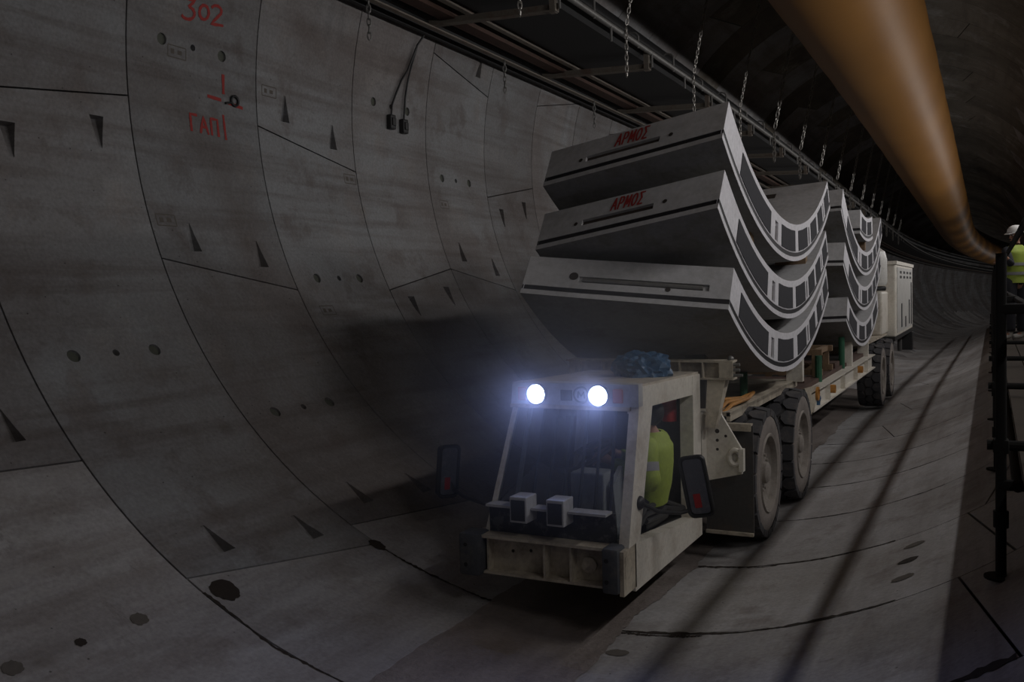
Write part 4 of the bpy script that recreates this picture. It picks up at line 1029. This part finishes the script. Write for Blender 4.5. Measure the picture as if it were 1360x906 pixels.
# ------------------------------------------------------------------ people
def skin(name, verts, edges, mat, parent, sub=2, root=0):
    """one continuous skinned surface: verts = [(x, y, z, radius)]"""
    off = V((0, 0, 0)); p = parent
    while p is not None: off += p.location; p = p.parent
    me = bpy.data.meshes.new(name); me.from_pydata([V(v[:3]) - off for v in verts], edges, []); me.update()
    o = bpy.data.objects.new(name, me); COL.objects.link(o); o.parent = parent; me.materials.append(mat)
    sk = o.modifiers.new('Skin', 'SKIN'); sk.use_smooth_shade = True
    for i, v in enumerate(verts):
        r = v[3]; d = me.skin_vertices[0].data[i]
        d.radius = r if isinstance(r, tuple) else (r, r); d.use_root = (i == root)
    sb = o.modifiers.new('Sub', 'SUBSURF'); sb.levels = sub; sb.render_levels = sub
    return o
class Rig:
    def __init__(s): s.v = []; s.e = []
    def add(s, p, r, link=None):
        s.v.append((*p, r)); i = len(s.v)-1
        if link is not None: s.e.append((link, i))
        return i
    def chain(s, start, pts):
        for p, r in pts: start = s.add(p, r, start)
        return start
def hand(rg, wrist, palm_dir, side, curl, scale=1.0):
    """palm and five unequal bent fingers; palm_dir = along the fingers, side = towards the thumb, curl = direction the fingers bend"""
    d, s, c = V(palm_dir).normalized(), V(side).normalized(), V(curl).normalized()
    w = V(rg.v[wrist][:3]); k = scale
    pc = rg.add(w + d*0.05*k, (0.036*k, 0.02*k), wrist)
    for off, L in ((0.028, 0.072), (0.009, 0.082), (-0.010, 0.076), (-0.028, 0.060)):
        b = w + d*0.088*k + s*off*k
        i = rg.add(b, 0.0105*k, pc)
        p1 = b + d*L*0.42*k + c*0.008*k; p2 = p1 + d*L*0.26*k + c*0.024*k; p3 = p2 + d*L*0.06*k + c*0.026*k
        rg.chain(i, [(p1, 0.0092*k), (p2, 0.0086*k), (p3, 0.0075*k)])
    t = w + d*0.035*k + s*0.036*k; i = rg.add(t, 0.012*k, pc)
    rg.chain(i, [(t + d*0.03*k + s*0.018*k + c*0.012*k, 0.0105*k), (t + d*0.052*k + s*0.014*k + c*0.026*k, 0.009*k)])
def head(rg, neck, ctr, fwd):
    f = V(fwd).normalized(); c = V(ctr); sd = V((0, 0, 1)).cross(f)
    j = rg.add(c - V((0, 0, 0.065)) + f*0.012, (0.062, 0.066), neck)
    m = rg.add(c, (0.078, 0.094), j); t = rg.add(c + V((0, 0, 0.065)) - f*0.012, (0.070, 0.082), m)
    rg.add(c + V((0, 0, 0.105)) - f*0.012, (0.035, 0.04), t)
    return m
def face(ctr, fwd, parent, tone):
    f = V(fwd).normalized(); c = V(ctr); sd = V((0, 0, 1)).cross(f)
    mb = MB(); mb.hexa([c + f*0.075 + sd*0.006 + V((0, 0, 0.01)), c + f*0.075 - sd*0.006 + V((0, 0, 0.01)), c + f*0.085 - sd*0.015 - V((0, 0, 0.038)), c + f*0.085 + sd*0.015 - V((0, 0, 0.038)),
                        c + f*0.096 + sd*0.005 + V((0, 0, 0.008)), c + f*0.096 - sd*0.005 + V((0, 0, 0.008)), c + f*0.118 - sd*0.009 - V((0, 0, 0.034)), c + f*0.118 + sd*0.009 - V((0, 0, 0.034))])
    for q in (-1, 1): mb.ball(c + sd*0.082*q - V((0, 0, 0.012)), 0.026, (0.5, 0.5, 1.1), 2)
    mb.build('nose_and_ears', tone, parent, True)
    mb = MB()
    for q in (-1, 1): mb.ball(c + f*0.080 + sd*0.031*q + V((0, 0, 0.012)), 0.012)
    mb.build('eyes', M['white_paint'], parent, True)
    mb = MB()
    for q in (-1, 1): mb.ball(c + f*0.089 + sd*0.031*q + V((0, 0, 0.012)), 0.006); mb.bar(c + f*0.090 + sd*0.016*q + V((0, 0, 0.034)), c + f*0.086 + sd*0.046*q + V((0, 0, 0.034)), 0.006, 0.006)
    mb.build('pupils_and_brows', M['hair'], parent, True)
    mb = MB(); mb.ball(c + f*0.083 - V((0, 0, 0.066)), 0.022, (1.0, 1.0, 0.32), 2); mb.build('mouth', M['amber'], parent, True)

def loft(name, rings, mat, parent, yaw=0.0, n=28):
    """garment round the trunk: rings = [(centre, half width, half depth)], the width turned by yaw"""
    mb = MB(); a = V((math.cos(yaw), math.sin(yaw), 0)); b = V((-math.sin(yaw), math.cos(yaw), 0)); fine = []
    for (c0, w0, d0), (c1, w1, d1) in zip(rings, rings[1:]):
        for k in range(4): f = k/4; fine.append((V(c0).lerp(V(c1), f), w0 + (w1-w0)*f, d0 + (d1-d0)*f))
    fine.append((V(rings[-1][0]), rings[-1][1], rings[-1][2])); rows = []
    for c, w, d in fine:
        row = []
        for i in range(n):
            t_ = 2*PI*i/n; q = abs(math.cos(t_))**0.85*math.copysign(1, math.cos(t_)); r_ = abs(math.sin(t_))**0.85*math.copysign(1, math.sin(t_))
            p_ = c + a*w*q + b*d*r_; k = 1 + 0.035*mn.noise(p_*9)
            row.append(mb.b.verts.new(c + (p_ - c)*k))
        rows.append(row)
    for r0, r1 in zip(rows, rows[1:]):
        for i in range(n): mb.b.faces.new((r0[i], r0[(i+1) % n], r1[(i+1) % n], r1[i]))
    return mb.build(name, mat, parent, True, angle=None)
def limb(name, pts, mat, parent, n=16):
    """one continuous sleeve or trouser run: pts = [(point, radius)], smoothed"""
    P = [V(p) for p, r in pts]; Q = [r for p, r in pts]; op, orr = [], []
    for i in range(len(P)-1):
        p0, p1, p2, p3 = P[max(0, i-1)], P[i], P[i+1], P[min(len(P)-1, i+2)]
        for k in range(5):
            t_ = k/5
            op.append(0.5*((2*p1) + (p2-p0)*t_ + (2*p0-5*p1+4*p2-p3)*t_**2 + (3*p1-p0-3*p2+p3)*t_**3)); orr.append((Q[i] + (Q[i+1]-Q[i])*t_)*(1 + 0.03*mn.noise(op[-1]*14)))
    op.append(P[-1]); orr.append(Q[-1])
    mb = MB(); mb.path(op, orr, n); return mb.build(name, mat, parent, True, angle=None)

# driver: seated sideways, facing the far side of the cab, hands on the wheel
drv = thing('person', (0.12, 6.05, 0.62), 'driver in a yellow high-visibility jacket sitting inside the cab', 'person')
hc = (0.13, 6.02, 1.275); fw = V((-1, -0.25, -0.05))
rg = Rig(); pel = rg.add((0.10, 6.05, 0.72), 0.13)
sp = rg.chain(pel, [((0.13, 6.05, 0.86), 0.125), ((0.15, 6.05, 1.02), 0.135), ((0.145, 6.05, 1.12), 0.07), ((0.135, 6.04, 1.18), 0.052)])
head(rg, sp, hc, fw)
ch = 2
LE, LW = V((0.215, 5.80, 0.86)), V((-0.10, 5.90, 0.96)); RE, RW = V((0.02, 6.31, 0.88)), V((-0.16, 6.14, 0.98))
l = rg.chain(ch, [((0.17, 5.85, 1.07), 0.062), (LE, 0.043), (LW, 0.028)]); r = rg.chain(ch, [((0.13, 6.25, 1.07), 0.062), (RE, 0.043), (RW, 0.028)])
hand(rg, l, (-1, 0.1, 0.25), (0, 0.5, 1), (-0.4, 0.3, -1), 0.95); hand(rg, r, (-1, -0.15, 0.25), (0, -0.5, 1), (-0.4, -0.3, -1), 0.95)
for sy in (-0.10, 0.10):
    rg.chain(pel, [((0.06, 6.05+sy, 0.69), 0.085), ((-0.30, 6.05+sy*1.1, 0.70), 0.058), ((-0.34, 6.05+sy*1.1, 0.52), 0.042), ((-0.36, 6.05+sy*1.1, 0.50), 0.04), ((-0.46, 6.05+sy*1.1, 0.48), 0.03)])
skin('body', rg.v, rg.e, M['skin'], drv)
loft('jacket', [((0.10, 6.05, 0.66), 0.175, 0.14), ((0.12, 6.05, 0.78), 0.185, 0.145), ((0.145, 6.05, 0.94), 0.20, 0.14), ((0.155, 6.05, 1.06), 0.215, 0.125), ((0.15, 6.05, 1.125), 0.17, 0.095), ((0.14, 6.045, 1.165), 0.078, 0.072)], M['hivis'], drv, PI/2)
limb('sleeve', [((0.16, 5.92, 1.085), 0.072), ((0.175, 5.85, 1.06), 0.085), (V((0.185, 5.82, 0.96)), 0.080), (LE, 0.070), (LE.lerp(LW, 0.45), 0.058), (LE.lerp(LW, 0.9), 0.042)], M['hivis'], drv)
limb('sleeve', [((0.14, 6.18, 1.085), 0.072), ((0.13, 6.25, 1.06), 0.085), ((0.08, 6.29, 0.96), 0.078), (RE, 0.068), (RE.lerp(RW, 0.45), 0.056), (RE.lerp(RW, 0.85), 0.042)], M['hivis'], drv)
S0 = V((0.175, 5.85, 1.07)); up_d = (LE - S0).normalized(); c0 = V((0.188, 5.818, 0.955)); up_d = V((0.03, -0.04, -0.2)).normalized()
u_ = up_d.orthogonal().normalized(); v_ = up_d.cross(u_); mb = MB(); N = 20
rings = [[mb.b.verts.new(c0 + up_d*h + (u_*math.cos(2*PI*k/N) + v_*math.sin(2*PI*k/N))*0.0845) for k in range(N)] for h in (-0.03, 0.03)]
for k in range(N): mb.b.faces.new((rings[0][k], rings[0][(k+1) % N], rings[1][(k+1) % N], rings[1][k]))
mb.build('sleeve_band', M['reflective'], drv, True)['label'] = 'grey reflective band on the sleeve'
limb('trousers', [((-0.34, 5.94, 0.54), 0.062), ((-0.31, 5.94, 0.68), 0.076), ((-0.10, 5.95, 0.70), 0.092), ((0.08, 5.97, 0.70), 0.12), ((0.11, 6.05, 0.70), 0.135), ((0.08, 6.13, 0.70), 0.12), ((-0.10, 6.15, 0.70), 0.092), ((-0.31, 6.16, 0.68), 0.076), ((-0.34, 6.16, 0.54), 0.062)], M['navy'], drv)
for yy in (5.94, 6.16): limb('boot', [((-0.34, yy, 0.56), 0.058), ((-0.35, yy, 0.50), 0.058), ((-0.42, yy, 0.49), 0.05), ((-0.49, yy, 0.485), 0.036)], M['black'], drv)
mb = MB(); mb.ball(V(hc) + V((0.012, 0, 0.028)), 0.106, (1.0, 0.92, 0.98), 3); mb.build('hair', M['hair'], drv, True)
face(hc, fw, drv, M['skin'])

# worker on the walkway, leaning on the guard rail
WX, WY, WZ = 2.575, 15.9, 1.2625
wk = thing('person', (WX, WY, WZ), 'worker in white helmet and yellow vest standing on the scaffold walkway', 'person')
W = lambda x, y, z: V((WX + x, WY + y, WZ + z))
hc = W(0.0, -0.04, 1.575); fw = V((-0.75, -0.65, -0.12))
rg = Rig(); pel = rg.add(W(0, 0.02, 0.93), (0.15, 0.115))
ch = rg.chain(pel, [(W(0, 0.01, 1.10), (0.135, 0.105)), (W(0, -0.01, 1.29), (0.15, 0.11))])
nk = rg.chain(ch, [(W(0, -0.02, 1.41), 0.07), (W(0, -0.03, 1.47), 0.054)])
head(rg, nk, hc, fw)
RH, LH = W(-0.13, -0.36, 1.245), W(-0.15, 0.06, 1.245)
l = rg.chain(ch, [(W(-0.14, -0.15, 1.35), 0.06), (W(-0.06, -0.29, 1.13), 0.042), (RH, 0.028)])
r = rg.chain(ch, [(W(0.12, 0.15, 1.35), 0.06), (W(0.06, 0.24, 1.12), 0.042), (LH, 0.028)])
hand(rg, l, (-0.7, -0.6, -0.2), (0.6, -0.7, 0.2), (-0.2, 0, -1)); hand(rg, r, (-0.9, -0.3, -0.2), (0.3, -0.9, 0.2), (-0.2, 0, -1))
for dx, dy in ((-0.07, -0.06), (0.08, 0.06)):
    rg.chain(pel, [(W(dx, dy, 0.84), 0.09), (W(dx*1.1, dy*1.2 - 0.02, 0.47), 0.058), (W(dx*1.1, dy*1.3, 0.09), 0.04), (W(dx*1.1 - 0.09, dy*1.3 - 0.08, 0.045), 0.036)])
skin('body', rg.v, rg.e, M['skin'], wk)
SY = math.atan2(0.30, 0.26)
loft('vest', [(W(0, 0.02, 0.86), 0.195, 0.15), (W(0, 0.015, 1.0), 0.19, 0.145), (W(0, 0.0, 1.18), 0.20, 0.145), (W(0, -0.01, 1.32), 0.215, 0.135), (W(0, -0.015, 1.39), 0.16, 0.10), (W(0, -0.02, 1.43), 0.085, 0.08)], M['hivis'], wk, SY)
for z in (0.98, 1.12): loft('reflective_band', [(W(0, 0.01, z), 0.204, 0.156), (W(0, 0.008, z + 0.045), 0.205, 0.157)], M['reflective'], wk, SY)
rg = Rig(); a = rg.add(W(-0.10, -0.10, 1.36), 0.075); rg.chain(a, [(W(-0.14, -0.15, 1.35), 0.072), (W(-0.06, -0.29, 1.13), 0.055), (RH.lerp(W(-0.06, -0.29, 1.13), 0.15), 0.04)])
skin('sleeve', rg.v, rg.e, M['navy'], wk)
rg = Rig(); a = rg.add(W(0.08, 0.10, 1.36), 0.075); rg.chain(a, [(W(0.12, 0.15, 1.35), 0.072), (W(0.06, 0.24, 1.12), 0.055), (LH.lerp(W(0.06, 0.24, 1.12), 0.15), 0.04)])
skin('sleeve', rg.v, rg.e, M['navy'], wk)
limb('trousers', [(W(-0.075, -0.08, 0.13), 0.07), (W(-0.077, -0.085, 0.47), 0.083), (W(-0.08, -0.07, 0.80), 0.105), (W(-0.05, -0.03, 0.90), 0.13), (W(0.05, 0.05, 0.90), 0.13), (W(0.085, 0.07, 0.80), 0.105), (W(0.088, 0.055, 0.47), 0.083), (W(0.088, 0.078, 0.13), 0.07)], M['navy'], wk, 18)
for dx, dy in ((-0.07, -0.06), (0.08, 0.06)):
    rg = Rig(); a = rg.add(W(dx*1.1, dy*1.3, 0.16), 0.058); rg.chain(a, [(W(dx*1.1, dy*1.3, 0.055), 0.055), (W(dx*1.1 - 0.10, dy*1.3 - 0.085, 0.045), (0.045, 0.04)), (W(dx*1.1 - 0.13, dy*1.3 - 0.11, 0.04), 0.034)])
    skin('boot', rg.v, rg.e, M['boots'], wk)
mb = MB(); q = hc + V((0, 0, 0.045)); prof = [(0.0, 0.125), (0.012, 0.122), (0.05, 0.115), (0.085, 0.09), (0.108, 0.05), (0.115, 0.0)]
mb.lathe(prof, q, 'Z', 28); f = fw.normalized(); sd = V((0, 0, 1)).cross(f)
mb.hexa([q + f*0.09 + sd*0.09, q + f*0.09 - sd*0.09, q + f*0.165 - sd*0.05 - V((0, 0, 0.012)), q + f*0.165 + sd*0.05 - V((0, 0, 0.012)),
         q + f*0.09 + sd*0.09 + V((0, 0, 0.012)), q + f*0.09 - sd*0.09 + V((0, 0, 0.012)), q + f*0.165 - sd*0.05 - V((0, 0, 0.004)), q + f*0.165 + sd*0.05 - V((0, 0, 0.004))])
mb.build('helmet', M['helmet'], wk, True); face(hc, fw, wk, M['skin'])

# ------------------------------------------------------------------ scattering haze added for the lens bloom of the headlights
t = NT('bloom_haze'); pos = t.n('ShaderNodeNewGeometry').outputs['Position']
def near(x):
    d = t.n('ShaderNodeVectorMath', operation='DISTANCE'); t.set(d.inputs[0], pos); t.set(d.inputs[1], V((x, 5.2, 1.5))); return d.outputs['Value']
d_ = t.math('MINIMUM', near(-0.395), near(0.04))
den = t.math('MULTIPLY', t.ramp(t.math('MULTIPLY', d_, 0.7), (0.0, 1.0), (0.10, 0.60), (0.28, 0.14), (0.75, 0.0)), 0.95)
vs_ = t.n('ShaderNodeVolumeScatter', Color=(0.9, 0.93, 1.0), Density=den, Anisotropy=0.0)
t.t.links.new(vs_.outputs[0], t.out.inputs[1])
mb = MB(); mb.ball((-0.18, 5.2, 1.5), 1.7, (1, 0.9, 0.75), 3); hz = mb.build('haze', t.m); tag(hz, 'added haze imitating lens bloom around the headlights', 'haze', kind='stuff')

# ------------------------------------------------------------------ world, lights, camera
w = bpy.data.worlds.new('tunnel_dark'); bpy.context.scene.world = w; w.use_nodes = True
w.node_tree.nodes['Background'].inputs[0].default_value = (0.0006, 0.0006, 0.0006, 1); w.node_tree.nodes['Background'].inputs[1].default_value = 1.0
for ld in bpy.data.lights:
    ld.energy = {'tunnel': 32.0, 'head': 13.5}[ld['role']] * ld.get('gain', 1.0)
sc = bpy.context.scene
f = V((635.4, 77.0, 1217.0)).normalized()       # tunnel axis seen from the camera (x right, y up, z forward)
up = V((0, 1, 0)); up = (up - f*up.dot(f)).normalized(); xx = up.cross(f)
right = V((xx.x, f.x, up.x)); cup = V((xx.y, f.y, up.y)); fwd = V((xx.z, f.z, up.z))
mt = Matrix((right, cup, -fwd)).transposed().to_4x4(); mt.translation = V((2.235, 0.0, 2.13))
cd = bpy.data.cameras.new('camera'); cam = bpy.data.objects.new('camera', cd); COL.objects.link(cam); cam.matrix_world = mt
cd.sensor_width = 36.0; cd.lens = 1217.0/1360.0*36.0; cd.clip_start = 0.03; cd.clip_end = 500
sc.camera = cam
sc.view_settings.view_transform = 'Standard'; sc.view_settings.look = 'None'; sc.view_settings.gamma = 1.0; sc.view_settings.use_curve_mapping = False
sc.view_settings.exposure = 0.0
sc.cycles.use_denoising = True
sc.cycles.sample_clamp_indirect = 4.0
